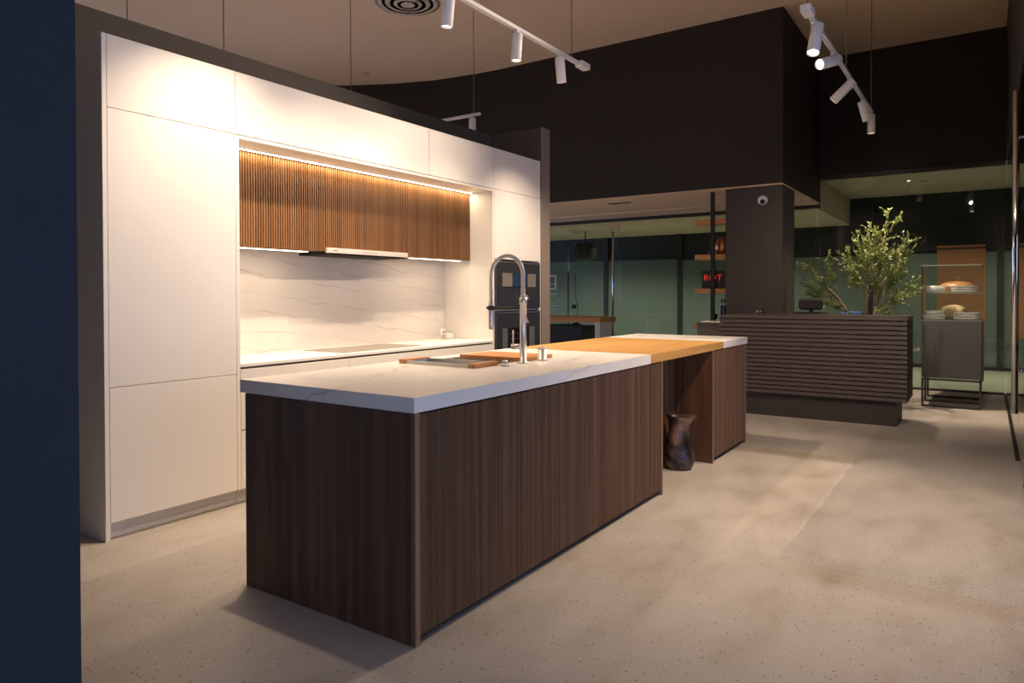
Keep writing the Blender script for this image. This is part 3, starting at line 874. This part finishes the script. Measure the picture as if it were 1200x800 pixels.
# lower return counter at its left
t = thing('side_counter', (6.12, 0.88, 0), 'low grey brown counter joined on the left of the reception desk', 'counter')
box(5.95, 0.71, 0, 6.5, 1.02, 0.95).build('body', 'partition', t)
box(5.94, 0.705, 0.951, 6.51, 1.03, 0.972).build('counter_top', 'partition', t)
t = thing('paper_tray', (6.05, 0.86, 0.972), 'shallow white paper tray on the low counter beside the desk', 'tray')
box(5.96, 0.735, 0.9725, 6.2, 0.985, 0.984, b=0.002).build('tray', 'paper', t)
MB().tube([(5.99, 0.80, 0.992), (6.08, 0.92, 0.992)], 0.005, 8).build('pen', 'black_metal', t)

# camera dome on column
t = thing('security_camera', (6.83, 0.497, 2.42), 'white security camera ball on the dark column', 'camera')
MB().lathe([(0.03, 0), (0.03, 0.02), (0.022, 0.04)], (6.83, 0.497, 2.42), 20, (-1, 0, 0)).build('mount', 'white_metal', t)
bm = bmesh.new(); bmesh.ops.create_uvsphere(bm, u_segments=24, v_segments=16, radius=0.058)
bmesh.ops.translate(bm, verts=bm.verts, vec=(6.762, 0.497, 2.42))
MB().bm(bm, True).build('ball', 'white_metal', t)
dv = Vector((-0.80, -0.1, -0.36)).normalized()
MB().lathe([(0.030, 0), (0.028, 0.012), (0, 0.014)], Vector((6.762, 0.497, 2.42)) + dv * 0.050, 20, dv).build('lens', 'bottle', t)
t = thing('wall_socket', (6.83, 0.555, 1.05), 'dark socket plate low on the column above the desk', 'socket')
box(6.822, 0.50, 1.06, 6.829, 0.61, 1.13).build('plate', 'bottle', t)
for y in (0.53, 0.57):
    box(6.819, y, 1.075, 6.8215, y + 0.018, 1.09).build('switch', 'label_white', t)

# office chair behind the desk
t = thing('office_chair', (6.75, -0.02, 0), 'black office chair with a padded headrest behind the desk', 'chair')
cx, cy_ = 6.60, -0.06
box(cx - 0.03, cy_ - 0.145, 1.112, cx + 0.04, cy_ + 0.115, 1.24, b=0.03).build('headrest', 'chair', t)
MB().tube([(cx + 0.05, cy_ - 0.01, 1.14), (cx + 0.06, cy_ - 0.01, 1.03)], 0.022, 8).build('headrest_stem', 'black_metal', t)
box(cx + 0.0, cy_ - 0.20, 0.55, cx + 0.05, cy_ + 0.18, 1.105 - 0.015, b=0.02).build('backrest', 'chair', t)
box(cx + 0.05, cy_ - 0.24, 0.43, cx + 0.50 - 0.02, cy_ + 0.22, 0.50, b=0.02).build('seat', 'chair', t)
MB().tube([(cx + 0.27, cy_, 0.08), (cx + 0.27, cy_, 0.43)], 0.025, 10).build('gas_post', 'black_metal', t)
for k in range(5):
    a = k * 2 * math.pi / 5 + 0.9
    MB().tube([(cx + 0.27, cy_, 0.09), (cx + 0.27 + 0.24 * math.cos(a), cy_ + 0.24 * math.sin(a), 0.05)], 0.015, 6)\
        .lathe([(0.025, 0.0), (0.025, 0.04)], (cx + 0.27 + 0.24 * math.cos(a), cy_ + 0.24 * math.sin(a), 0.001), 8).build('leg', 'black_metal', t)

# ---------------------------------------------------------------- olive tree behind the desk
TX, TY = 7.0, -0.58
t = thing('potted_olive_tree', (TX, TY, 0), 'small leafy olive tree in a pot behind the reception desk', 'plant')
MB().lathe([(0.16, 0), (0.21, 0.45), (0.22, 0.47), (0.20, 0.47), (0.19, 0.42), (0, 0.42)], (TX, TY, 0.001), 24).build('pot', 'pot', t)
MB().lathe([(0.188, 0), (0.0, 0.03)], (TX, TY, 0.422), 24).build('soil', 'soil', t)
rnd = random.Random(11)
bark = MB(); twigs = []
def limb(p, q, r0, r1, bend=0.05, n=6):
    p, q = Vector(p), Vector(q)
    off = Vector((rnd.uniform(-1, 1), rnd.uniform(-1, 1), rnd.uniform(-.3, .3))) * bend
    pts = [p.lerp(q, i / n) + off * math.sin(math.pi * i / n) for i in range(n + 1)]
    bark.tube(pts, [0.75 * (r0 + (r1 - r0) * i / n) for i in range(n + 1)], 7)
    return pts
# limbs in (y, z) as the tree stands, x spread for depth; y falls to the right
base = Vector((TX, TY, 0.44))
stems = [
    (base, (TX, -0.60, 1.30), 0.026, 0.018), ((TX, -0.60, 1.30), (TX + 0.04, -0.66, 1.75), 0.018, 0.010),
    (base + Vector((0.02, 0.03, 0)), (TX - 0.02, -0.40, 1.08), 0.020, 0.013), ((TX - 0.02, -0.40, 1.08), (TX - 0.05, -0.20, 1.36), 0.013, 0.008),
    (base + Vector((0.05, -0.04, 0)), (TX + 0.10, -0.68, 1.15), 0.024, 0.015), ((TX + 0.10, -0.68, 1.15), (TX + 0.12, -0.80, 1.5), 0.015, 0.008),
]
for s in stems: limb(*s, bend=0.03)
tips = [
    # (start, tip) : main fronds read off the picture
    ((TX, -0.62, 1.45), (TX, -0.80, 2.13)), ((TX, -0.62, 1.5), (TX + .05, -0.86, 2.08)), ((TX, -0.63, 1.55), (TX, -0.70, 1.95)),
    ((TX, -0.62, 1.4), (TX - .05, -0.52, 1.84)), ((TX, -0.62, 1.4), (TX + .05, -0.62, 2.0)), ((TX + .1, -0.72, 1.3), (TX + .1, -0.95, 1.85)),
    ((TX + .1, -0.74, 1.35), (TX + .15, -0.97, 1.78)), ((TX + .1, -0.70, 1.2), (TX + .05, -0.93, 1.62)), ((TX + .1, -0.68, 1.15), (TX, -1.05, 1.30)),
    ((TX + .1, -0.72, 1.25), (TX + .1, -1.00, 1.36)), ((TX + .1, -0.70, 1.18), (TX - .08, -0.90, 1.25)), ((TX, -0.61, 1.3), (TX - .1, -0.36, 1.62)),
    ((TX, -0.61, 1.35), (TX, -0.40, 1.72)), ((TX, -0.40, 1.1), (TX - .08, -0.02, 1.56)), ((TX, -0.30, 1.25), (TX, 0.10, 1.60)),
    ((TX, -0.33, 1.2), (TX - .05, 0.02, 1.38)), ((TX, -0.36, 1.15), (TX, 0.0, 1.30)), ((TX, -0.30, 1.3), (TX + .05, -0.16, 1.66)),
    ((TX, -0.42, 1.05), (TX, -0.22, 1.18)), ((TX, -0.60, 1.25), (TX - .15, -0.50, 1.50)), ((TX, -0.60, 1.2), (TX + .15, -0.75, 1.55)),
    ((TX + .1, -0.66, 1.1), (TX + .05, -0.70, 1.40)), ((TX, -0.61, 1.45), (TX - .12, -0.74, 1.72)), ((TX, -0.62, 1.5), (TX + .12, -0.84, 1.74)),
    ((TX + .05, -0.66, 1.12), (TX - .05, -0.80, 1.10)), ((TX + .1, -0.70, 1.3), (TX + .2, -0.88, 1.50)), ((TX, -0.6, 1.25), (TX + .12, -0.42, 1.42)),
    ((TX, -0.62, 1.35), (TX - .12, -0.62, 1.62)), ((TX + .1, -0.7, 1.25), (TX, -0.86, 1.46)), ((TX, -0.62, 1.5), (TX, -0.54, 1.70)),
]
leafv, leaff = [], []
def leaf(p, d, L, W):
    d = d.normalized()
    s = d.cross(Vector((rnd.uniform(-1, 1), rnd.uniform(-1, 1), rnd.uniform(-1, 1)))).normalized()
    nn = d.cross(s)
    o = len(leafv)
    leafv.extend([p, p + d * L * 0.45 + s * W + nn * W * 0.3, p + d * L, p + d * L * 0.45 - s * W + nn * W * 0.3, p + d * L * 0.5])
    leaff.extend([(o, o + 1, o + 4), (o + 1, o + 2, o + 4), (o + 2, o + 3, o + 4), (o + 3, o, o + 4)])
for (a, b) in tips:
    pts = limb(a, b, 0.006, 0.002, 0.05, 6)
    frond = [pts]
    L = (Vector(b) - Vector(a)).length
    for k in range(int(9 + L * 16)):
        i = rnd.randint(2, 6)
        p = pts[i]
        dirn = (Vector(b) - Vector(a)).normalized() + Vector((rnd.uniform(-1, 1), rnd.uniform(-1, 1), rnd.uniform(-.7, .9))) * 0.8
        q = p + dirn.normalized() * rnd.uniform(0.07, 0.19)
        frond.append(limb(p, q, 0.0022, 0.001, 0.012, 4))
    for ps_ in frond:
        for i in range(1, len(ps_)):
            d = (ps_[i] - ps_[i - 1])
            for k in range(4):
                p = ps_[i - 1].lerp(ps_[i], rnd.random())
                dd = d.normalized() * 0.8 + Vector((rnd.uniform(-1, 1), rnd.uniform(-1, 1), rnd.uniform(-.8, 1.0))) * 0.75
                leaf(p, dd, rnd.uniform(0.028, 0.052), rnd.uniform(0.0045, 0.0078))
bark.build('branches', 'bark', t)
f = MB().add(leafv, leaff).build('leaves', 'leaf', t); f['kind'] = 'stuff'
tag(box(7.32, -0.50, 0, 7.62, -0.28, 1.075).build('blue_box', 'blue'), 'blue box standing behind the olive tree, mostly hidden', 'box')

# ================================================================== DISPLAY CABINET
t = thing('display_cabinet', (7.9, -1.41, 0), 'charcoal display cabinet on black sled legs with a glass top case', 'cabinet')
A0, A1, Y0, Y1 = 7.4, 8.35, -1.712, -1.115
box(A0 + 0.005, Y0 + 0.022, 0.335, A1, Y1, 0.985, b=0.002).build('body', 'display', t)
box(A0 + 0.004, Y0, 0.325, A1, Y0 + 0.02, 0.985).build('side_edge', 'black_metal', t)
def sled(x):
    w = 0.022
    return MB().box(x, Y0 + 0.02, 0, x + w, Y1, w).box(x, Y0 + 0.02, w, x + w, Y0 + 0.02 + w, 0.325).box(x, Y1 - w, w, x + w, Y1, 0.325).box(x, Y0 + 0.02, 0.305, x + w, Y1, 0.327)
for x in (A0 + 0.002, 7.86, 8.32):
    sled(x).build('sled_leg', 'black_metal', t)
gz0, gz1 = 0.99, 1.612
box(A0 + 0.005, Y0 + 0.005, 0.986, 7.98, Y1, 0.996).build('glass_base', 'glass_edge', t)
g = MB()
box(A0 + 0.006, Y0 + 0.006, 0.997, A0 + 0.012, Y1, gz1).build('front_pane', 'vitrine', t)
box(7.97, Y0 + 0.006, 0.997, 7.976, Y1, gz1).build('back_pane', 'vitrine', t)
box(A0 + 0.013, Y0 + 0.006, 0.997, 7.969, Y0 + 0.012, gz1).build('side_pane', 'vitrine', t)
box(A0 + 0.013, Y1 - 0.006, 0.997, 7.969, Y1, gz1).build('side_pane', 'vitrine', t)
box(A0 + 0.006, Y0 + 0.006, gz1, 7.976, Y1, gz1 + 0.006).build('top_pane', 'vitrine', t)
SHZ = 1.305
box(A0 + 0.013, Y0 + 0.013, SHZ - 0.008, 7.968, Y1 - 0.007, SHZ).build('glass_shelf', 'vitrine', t)
for (za, zb) in ((gz1 - 0.001, gz1 + 0.007), (SHZ - 0.008, SHZ)):
    MB().box(A0 + 0.0045, Y0 + 0.006, za, A0 + 0.0058, Y1, zb).build('glass_edge_line', 'glass_edge', t)
# ---- crockery
def bowl(x, y, z, r, h, lab):
    o = MB().lathe([(r * 0.78, 0), (r * 0.95, h * 0.15), (r, h * 0.45), (r, h), (r * 0.95, h), (r * 0.93, h * 0.6), (r * 0.6, h * 0.2), (0, h * 0.2)], (x, y, z), 28)
    return tag(o.build('bowl', 'china'), lab, 'bowl', 'bowls in the glass case')
def plate(x, y, z, r, h, lab):
    o = MB().lathe([(r * 0.86, 0), (r * 0.98, h * 0.2), (r, h * 0.4), (r, h * 0.94), (r * 0.97, h), (r * 0.72, h * 0.5), (0, h * 0.45)], (x, y, z), 32)
    return tag(o.build('plate', 'china'), lab, 'plate', 'plates in the glass case')
def squash(m, x, k):
    for p in m.v: p.x = x + (p.x - x) * k
    return m
bowl(7.56, -1.245, SHZ + 0.001, 0.102, 0.078, 'deep white bowl on the left of the upper glass shelf')
pl = ['bottom', 'middle', 'top']
for k in range(3):
    plate(7.555, -1.525, SHZ + 0.001 + k * 0.0265, 0.13, 0.026, '%s white plate of the stack at right on the upper glass shelf' % pl[k])
dx, dy = 7.825, -1.46
t2 = thing('domed_dish', (dx, dy, SHZ), 'large brown domed oval dish with a knob behind the plates, upper glass shelf', 'dish')
squash(MB().lathe([(0.188, 0.06), (0.196, 0.075), (0.175, 0.10), (0.12, 0.125), (0.0, 0.138)], (dx, dy, SHZ), 36), dx, 0.62).build('dome', 'dish_brown', t2)
MB().lathe([(0.008, 0.135), (0.006, 0.165), (0.018, 0.172), (0.018, 0.18), (0, 0.18)], (dx, dy, SHZ), 14).build('knob', 'dish_brown', t2)
squash(MB().lathe([(0.12, 0.001), (0.185, 0.052), (0.19, 0.058), (0.17, 0.056), (0, 0.02)], (dx, dy, SHZ), 32), dx, 0.62).build('dish_bowl', 'dish_brown', t2)
for k in range(2):
    plate(7.555, -1.235, 0.997 + k * 0.0285, 0.112, 0.028, '%s white plate of the pair at left in the case bottom' % ('lower', 'upper')[k])
bowl(7.555, -1.235, 1.056, 0.095, 0.042, 'white bowl on the left pair of plates in the case bottom')
for k in range(3):
    plate(7.555, -1.55, 0.997 + k * 0.0285, 0.13, 0.028, '%s white plate of the stack at right in the case bottom' % pl[k])
o = squash(MB().lathe([(0.09, 0.0), (0.122, 0.05), (0.132, 0.09), (0.125, 0.12), (0.09, 0.148), (0.045, 0.163), (0, 0.168)], (7.825, -1.415, 0.997), 36), 7.825, 0.85).build('covered_dish', 'dish_tan')
tag(o, 'pale tan rounded covered dish at the back of the case bottom', 'dish')

# ================================================================== SHELVING LEFT OF COLUMN
t = thing('pole_shelf', (7.1, 1.2, 0), 'oak shelves on a black floor to soffit pole beside the column', 'shelf')
PX = 6.96
MB().box(PX - 0.0, 1.155, 0, PX + 0.045, 1.20, SOF - 0.014).build('pole', 'black_metal', t)
SHS = [2.195, 1.745, 1.305, 0.855]
for z in SHS:
    box(PX + 0.047, 0.97, z, PX + 0.36, 1.425, z + 0.062, b=0.002).build('shelf_board', 'oak_shelf', t)
MB().box(PX + 0.37, 1.02, 0, PX + 0.39, 1.04, SOF - 0.014).build('rear_pole', 'black_metal', t)
z = SHS[1] + 0.062
tag(MB().lathe([(0.05, 0), (0.085, 0.02), (0.104, 0.09), (0.097, 0.15), (0.06, 0.205), (0.03, 0.225), (0.0, 0.225)], (PX + 0.18, 1.095, z), 28).build('copper_vase', 'copper'), 'round copper vase on the second oak shelf from the top', 'vase')
tag(MB().lathe([(0.036, 0), (0.038, 0.02), (0.038, 0.14), (0.018, 0.19), (0.014, 0.25), (0.024, 0.27), (0, 0.27)], (PX + 0.30, 1.20, z), 20).build('bottle', 'bottle'), 'dark long-necked bottle beside the copper vase', 'bottle')
# sign with red letters
def text_mesh(body, size, name, mat, parent, M4, extrude=0.002):
    cu = bpy.data.curves.new('letters', 'FONT')
    cu.body = body; cu.size = size; cu.extrude = extrude
    cu.resolution_u = 3
    o = bpy.data.objects.new('letters', cu)
    COL.objects.link(o)
    dg = bpy.context.evaluated_depsgraph_get()
    me = bpy.data.meshes.new_from_object(o.evaluated_get(dg))
    bpy.data.objects.remove(o)
    me.transform(M4)
    mb = MB().add([v.co.copy() for v in me.vertices], [tuple(p.vertices) for p in me.polygons])
    return mb.build(name, mat, parent)
z = SHS[2] + 0.0622
t = thing('letter_sign', (PX + 0.12, 1.15, z), 'black sign with red letters ROT on the third oak shelf', 'sign')
box(PX + 0.10, 0.99, z, PX + 0.13, 1.345, z + 0.235).build('board', 'sign_black', t)
# facing -x : text right = -y, up = z
Mx = Matrix(((0, 0, -1, PX + 0.097), (-1, 0, 0, 1.325), (0, 1, 0, z + 0.105), (0, 0, 0, 1)))
cu = text_mesh('ROT', 0.105, 'letters', 'red', t, Mx @ Matrix.Diagonal((1.15, 1, 1, 1)))
z = SHS[3] + 0.0622
for k in range(3):
    bx_, by_ = PX + 0.20 - k * 0.03, 1.115 - k * 0.045
    bt = thing('bottle', (bx_, by_, z), 'dark bottle with a white neck band, %s of three on the lowest oak shelf' % ('leftmost', 'middle one', 'rightmost')[k], 'bottle', 'bottles on the lowest shelf')
    MB().lathe([(0.021, 0), (0.023, 0.01), (0.023, 0.20), (0.010, 0.255), (0.009, 0.315), (0, 0.315)], (bx_, by_, z), 16).build('glass', 'bottle', bt)
    MB().lathe([(0.0175, 0), (0.013, 0.028)], (bx_, by_, z + 0.232), 16).build('neck_band', 'label_white', bt)
t = thing('figurine', (PX + 0.18, 1.22, z), 'small black figurine on the lowest oak shelf left of the bottles', 'figurine')
MB().box(PX + 0.12, 1.18, z, PX + 0.26, 1.30, z + 0.02, b=0.003).build('base', 'bottle', t)
MB().tube([(PX + 0.18, 1.25, z + 0.02), (PX + 0.18, 1.22, z + 0.06), (PX + 0.18, 1.19, z + 0.075), (PX + 0.18, 1.18, z + 0.12)], [0.02, 0.03, 0.026, 0.02], 10).build('body', 'bottle', t)

# ================================================================== BAR TABLE ON THE LEFT
t = thing('bar_table', (7.95, 3.9, 0), 'wooden topped bar table behind the kitchen wing wall', 'table')
box(7.75, 3.17, 0.862, 8.30, 5.2, 0.94, b=0.003).build('table_top', 'oak_shelf', t)
box(7.82, 3.215, 0, 8.22, 3.30, 0.861).build('leg', 'white_edge', t)
box(7.84, 3.50, 0, 8.2, 5.1, 0.80).build('cabinet_body', 'display', t)
box(7.82, 3.52, 0.03, 7.838, 4.28, 0.79).build('cabinet_door', 'black_metal', t)
box(7.82, 4.30, 0.03, 7.838, 5.08, 0.79).build('cabinet_door', 'black_metal', t)
# shower fitting seen behind it
t = thing('shower_fitting', (8.75, 4.25, 0), 'black shower rail with a hand shower standing near the glass', 'shower')
MB().tube([(8.75, 4.30, 0), (8.75, 4.30, 1.68)], 0.011, 8).build('rail', 'black_metal', t)
MB().tube([(8.75, 4.12, 0.9), (8.73, 4.10, 1.1), (8.75, 4.16, 1.25), (8.75, 4.16, 1.66)], 0.006, 8).build('hose', 'black_metal', t)
box(8.72, 4.14, 1.05, 8.76, 4.22, 1.12, b=0.01).build('holder', 'black_metal', t)
MB().tube([(8.73, 4.02, 0.76), (8.73, 4.46, 0.76)], 0.022, 10).lathe([(0.06, 0), (0.06, 0.03)], (8.73, 4.14, 0.78), 14).lathe([(0.03, 0), (0.03, 0.06)], (8.73, 4.42, 0.73), 12).build('mixer', 'black_metal', t)

# decals on the glass (mirrored: read from outside)
t = thing('shop_decal', (GX - 0.008, 4.8, 0.5), 'white mirrored lettering and square frame mark on the glass by the wing wall', 'decal')
x = GX - 0.0085
m = MB()
for (y0, y1, z0, z1) in [(4.68, 4.715, 1.38, 1.645), (4.90, 4.935, 1.38, 1.645), (4.715, 4.90, 1.615, 1.645), (4.715, 4.90, 1.38, 1.41), (4.715, 4.90, 1.47, 1.482)]:
    m.box(x - 0.001, y0, z0, x, y1, z1)
m.build('frame_mark', 'decal', t)
rnd = random.Random(3)
for (z, y1, h) in [(1.29, 4.67, 0.022), (1.13, 4.72, 0.016), (1.08, 4.66, 0.018), (1.03, 4.69, 0.016), (0.90, 4.70, 0.016), (0.85, 4.66, 0.018), (0.715, 4.70, 0.016), (0.665, 4.70, 0.02)]:
    m = MB(); y = y1
    while y < 5.0:
        w_ = rnd.uniform(0.012, 0.03)
        m.box(x - 0.001, y, z, x, y + w_, z + h * rnd.uniform(0.7, 1.1)); y += w_ + 0.008
    m.build('text_line', 'decal', t)
t = thing('glass_lettering', (GX - 0.008, -0.95, 0.5), 'white mirrored letters on the glass between desk and display cabinet', 'decal')
# mirrored seen from inside: letters run towards +y
Mx = Matrix(((0, 0, -1, x), (1, 0, 0, -0.992), (0, 1, 0, 0.518), (0, 0, 0, 1)))
text_mesh('Rast-', 0.076, 'letters', 'decal', t, Mx @ Matrix.Diagonal((0.9, 1, 1, 1)), 0.0008)

# ================================================================== TRACK LIGHTS
def track(p0, p1, rods, label, end_box=None):
    t = thing('light_track', ((p0[0] + p1[0]) / 2, (p0[1] + p1[1]) / 2, p0[2]), label, 'track light', 'ceiling light tracks')
    (ax, ay, az), (bx, by, bz) = p0, p1
    w = 0.0175
    if abs(ax - bx) > abs(ay - by):
        MB().box(ax, ay - w, az - 0.014, bx, ay - 0.006, az + 0.014).box(ax, ay + 0.006, az - 0.014, bx, ay + w, az + 0.014).box(ax, ay - 0.006, az, bx, ay + 0.006, az + 0.014).build('rail', 'white_metal', t)
    else:
        MB().box(ax - w, ay, az - 0.014, ax - 0.006, by, az + 0.014).box(ax + 0.006, ay, az - 0.014, ax + w, by, az + 0.014).box(ax - 0.006, ay, az, ax + 0.006, by, az + 0.014).build('rail', 'white_metal', t)
    for r in rods:
        MB().tube([(r[0], r[1], az + 0.014), (r[0], r[1], CEIL)], 0.0045, 6).build('suspension_cable', 'cable', t)
    if end_box:
        box(end_box[0] - 0.07, end_box[1] - 0.035, az - 0.022, end_box[0] + 0.09, end_box[1] + 0.04, az + 0.03, b=0.003).build('feed_box', 'white_metal', t)
    return t

def track_spot(pos, aim, label, watts, angle=60, on=True, drop=0.085, L=0.215, R=0.042, stem_off=(0, 0), blend=0.6):
    """pos: point on the track; aim: direction of the beam"""
    t = thing('spotlight', pos, label, 'spotlight', 'white track spotlights')
    p = Vector(pos); d = Vector(aim).normalized()
    box(p.x - 0.022, p.y - 0.016, p.z - 0.042, p.x + 0.022, p.y + 0.016, p.z - 0.0145, b=0.003).build('adapter', 'white_metal', t)
    piv = p + Vector((stem_off[0], stem_off[1], -drop))
    MB().tube([p + Vector((0, 0, -0.04)), piv + Vector((0, 0, 0.0))], 0.009, 8).build('stem', 'white_metal', t)
    c0 = piv - d * (L * 0.22)
    MB().lathe([(R * 0.96, 0), (R, 0.004), (R, L - 0.002), (R * 0.9, L), (R * 0.88, L - 0.018), (0, L - 0.018)], c0, 28, d).build('housing', 'white_metal', t)
    MB().lathe([(R * 0.86, 0), (0, 0.001)], c0 + d * (L - 0.016), 24, d).build('lens', 'lamp_on' if on else 'label_white', t)
    if on:
        spot_light('beam', c0 + d * (L + 0.012), c0 + d * 3, watts, angle, blend, parent=t)
    return t

TZ = 3.40
T1Y, T2Y = 1.36, -0.62
track((-0.6, T1Y, TZ), (3.80, T1Y, TZ), [(0.1, T1Y), (2.02, T1Y), (3.62, T1Y)], 'white ceiling track with three spots above the island aisle', (3.82, T1Y))
track((3.62, T2Y, TZ), (7.18, T2Y, TZ), [(3.66, T2Y), (5.4, T2Y), (7.15, T2Y)], 'white ceiling track with five spots running towards the far wall', (3.66, T2Y))
track((4.66, 3.16, TZ), (4.66, 5.6, TZ), [(4.66, 3.25), (4.66, 5.3)], 'white ceiling track peeping over the dark partition behind the kitchen')
T3Y = -1.45
track((-1.6, T3Y, TZ), (2.9, T3Y, TZ), [(-1.2, T3Y), (2.4, T3Y)], 'white ceiling track over the near floor, above the frame')
# suspension cables behind the kitchen
for (x_, y_, z0_) in [(1.44, 3.3, 3.1), (0.684, 3.3, 3.1), (2.787, 3.3, 3.05)]:
    tag(MB().tube([(x_, y_, 2.6), (x_, y_, CEIL)], 0.004, 6).build('suspension_cable', 'cable'), 'thin hanging cable behind the partition, %s' % {1.44: 'second from the navy panel', 0.684: 'nearest the navy panel', 2.787: 'nearest the curved black wall'}[x_], 'cable', 'hanging cables')

A = 42
# track over the aisle (off frame ones first)
track_spot((0.48, T1Y, TZ), (0.03, 0.24, -1), 'spotlight nearest the camera on the aisle track, above the frame', 1.75 * A, 100, blend=1)
track_spot((1.20, T1Y, TZ), (0.1, 0.20, -1), 'second spotlight on the aisle track, above the frame', 0.9 * A, 90, blend=1)
track_spot((1.88, T1Y, TZ), (-0.02, 0.10, -1), 'cut off white spotlight at the top edge of the picture', 1.6 * A, 92, blend=1)
track_spot((2.735, T1Y, TZ), (-0.01, 0.06, -1), 'white spotlight hanging straight down in the middle of the aisle track', 1.3 * A, 92, blend=1)
track_spot((3.41, T1Y, TZ), (0.20, 0.02, -1), 'tilted white spotlight at the far end of the aisle track', 3.0 * A, 98, blend=1)
# right-hand track
track_spot((3.864, T2Y, TZ), (-0.40, 0.06, -0.95), 'lit white spotlight next to the feed box of the right track', 1.8 * A, 66, L=0.26, R=0.047, stem_off=(0.03, -0.02))
track_spot((4.70, T2Y, TZ), (-0.90, 0.50, -0.34), 'lit white spotlight turned almost level on the right track', 5.0 * A, 76, L=0.25, R=0.047, stem_off=(0.0, -0.01), blend=0.9)
track_spot((5.565, T2Y, TZ), (-0.06, 0.70, -0.66), 'third white spotlight of the right track, aimed down to the left', 1.8 * A, 70, L=0.25, R=0.045, blend=0.9)
track_spot((6.47, T2Y, TZ), (0.34, -0.20, -0.9), 'fourth white spotlight of the right track, leaning right', 4.6 * A, 64, blend=0.9)
track_spot((7.15, T2Y, TZ), (0.0, 0.0, -1), 'last white spotlight at the far end of the right track', 2.2 * A, 80, blend=1)
# behind the partition
track_spot((4.66, 3.27, TZ), (0.0, 0.0, -1), 'white spotlight on the track behind the dark partition', 1.5 * A, 60, L=0.19)
for y_ in (4.0, 4.8):  # unseen lamps added so their bounce warms the ceiling
    track_spot((4.66, y_, TZ), (-0.6, 0.0, -1), 'added unseen spotlight warming the ceiling from behind the partition, %s along its track' % ('second' if y_ < 4.5 else 'third'), 7.0 * A, 95, L=0.19)
# near floor track
track_spot((0.7, T3Y, TZ), (0.30, 0.05, -1), 'first spotlight of the near floor track, above the frame', 1.2 * A, 85, blend=1)
track_spot((2.6, T3Y, TZ), (0.10, 0.25, -1), 'second spotlight of the near floor track, above the frame', 2.9 * A, 95, blend=1)
track_spot((1.7, T3Y, TZ), (5.4, 0.5, -2.2), 'added unseen spotlight of the near floor track, brightening desk and display cabinet, above the frame', 4.2 * A, 48, blend=0.8)  # unseen lamp added to brighten the desk front and the crockery

# ceiling diffuser
t = thing('ceiling_diffuser', (4.05, 3.72, CEIL - 0.071), 'round concentric air diffuser on the ceiling disc', 'vent')
for (r0, r1, dz) in [(0.29, 0.36, 0.012), (0.205, 0.28, 0.02), (0.12, 0.195, 0.028)]:
    MB().lathe([(r0, -dz), (r1, -0.004), (r1 + 0.006, -0.004), (r0 + 0.008, -dz - 0.006), (r0, -dz)], (4.05, 3.72, CEIL - 0.071), 48).build('ring', 'vent', t)
MB().lathe([(0.105, -0.015), (0.07, -0.035), (0.0, -0.038)], (4.05, 3.72, CEIL - 0.071), 32).build('cone', 'vent', t)
MB().lathe([(0.34, -0.003), (0.0, -0.0035)], (4.05, 3.72, CEIL - 0.071), 48).build('throat', 'vent', t)
t = thing('ceiling_sensor', (5.72, 6.1, CEIL - 0.05), 'small ceiling sensor near the curved black wall', 'sensor')
MB().lathe([(0.06, 0), (0.05, -0.03), (0.02, -0.05), (0, -0.05)], (5.75, 6.15, CEIL), 16).build('sensor_body', 'vent', t)
ORG
# slot vent in soffit
t = thing('slot_vent', (7.23, 2.62, SOF - 0.02), 'narrow black slot vent in the lit soffit', 'vent')
box(7.19, 2.44, SOF - 0.02, 7.29, 2.78, SOF - 0.0125).build('slot', 'dark', t)
box(7.18, 2.43, SOF - 0.017, 7.19, 2.79, SOF - 0.0125).build('frame', 'vent', t)

# ================================================================== MALL LIGHTS
for i, (x_, y_, z_) in enumerate([(10.6, 3.05, 2.56), (10.8, 4.2, 2.56), (10.9, 1.55, 2.56), (10.9, 5.4, 2.56), (10.6, 7.2, 2.56), (10.7, -0.9, 3.04), (10.7, -2.6, 3.04)]):
    t = thing('downlight', (x_, y_, z_), 'round recessed corridor downlight beyond the glass, %s' % ('second of the row left of the column', 'third of the row left of the column', 'just left of the dark column', 'near the drum pendant', 'hidden furthest left', 'above the olive tree', 'furthest right past the display cabinet')[i], 'downlight', 'corridor downlights')
    MB().lathe([(0.075, -0.008), (0.075, 0.0), (0.055, 0.0), (0.055, -0.008)], (x_, y_, z_), 20).build('ring', 'white_metal', t)
    MB().lathe([(0.052, -0.004), (0, -0.0045)], (x_, y_, z_), 20).build('lens', 'down', t)
    spot_light('downlight_beam', (x_, y_, z_ - 0.02), (x_ + 0.1, y_, 0), 62, 130, 0.8, (1.0, 0.97, 0.78), 0.05, t)
t = thing('drum_pendant', (10.6, 4.95, 1.95), 'black drum pendant hanging in the corridor beyond the glass', 'lamp')
MB().lathe([(0.19, 0), (0.23, 0.05), (0.23, 0.28), (0.19, 0.33)], (10.6, 4.95, 1.98), 28).build('shade', 'black_metal', t)
MB().tube([(10.6, 4.95, 2.31), (10.6, 4.95, 2.56)], 0.012, 8).build('stem', 'black_metal', t)
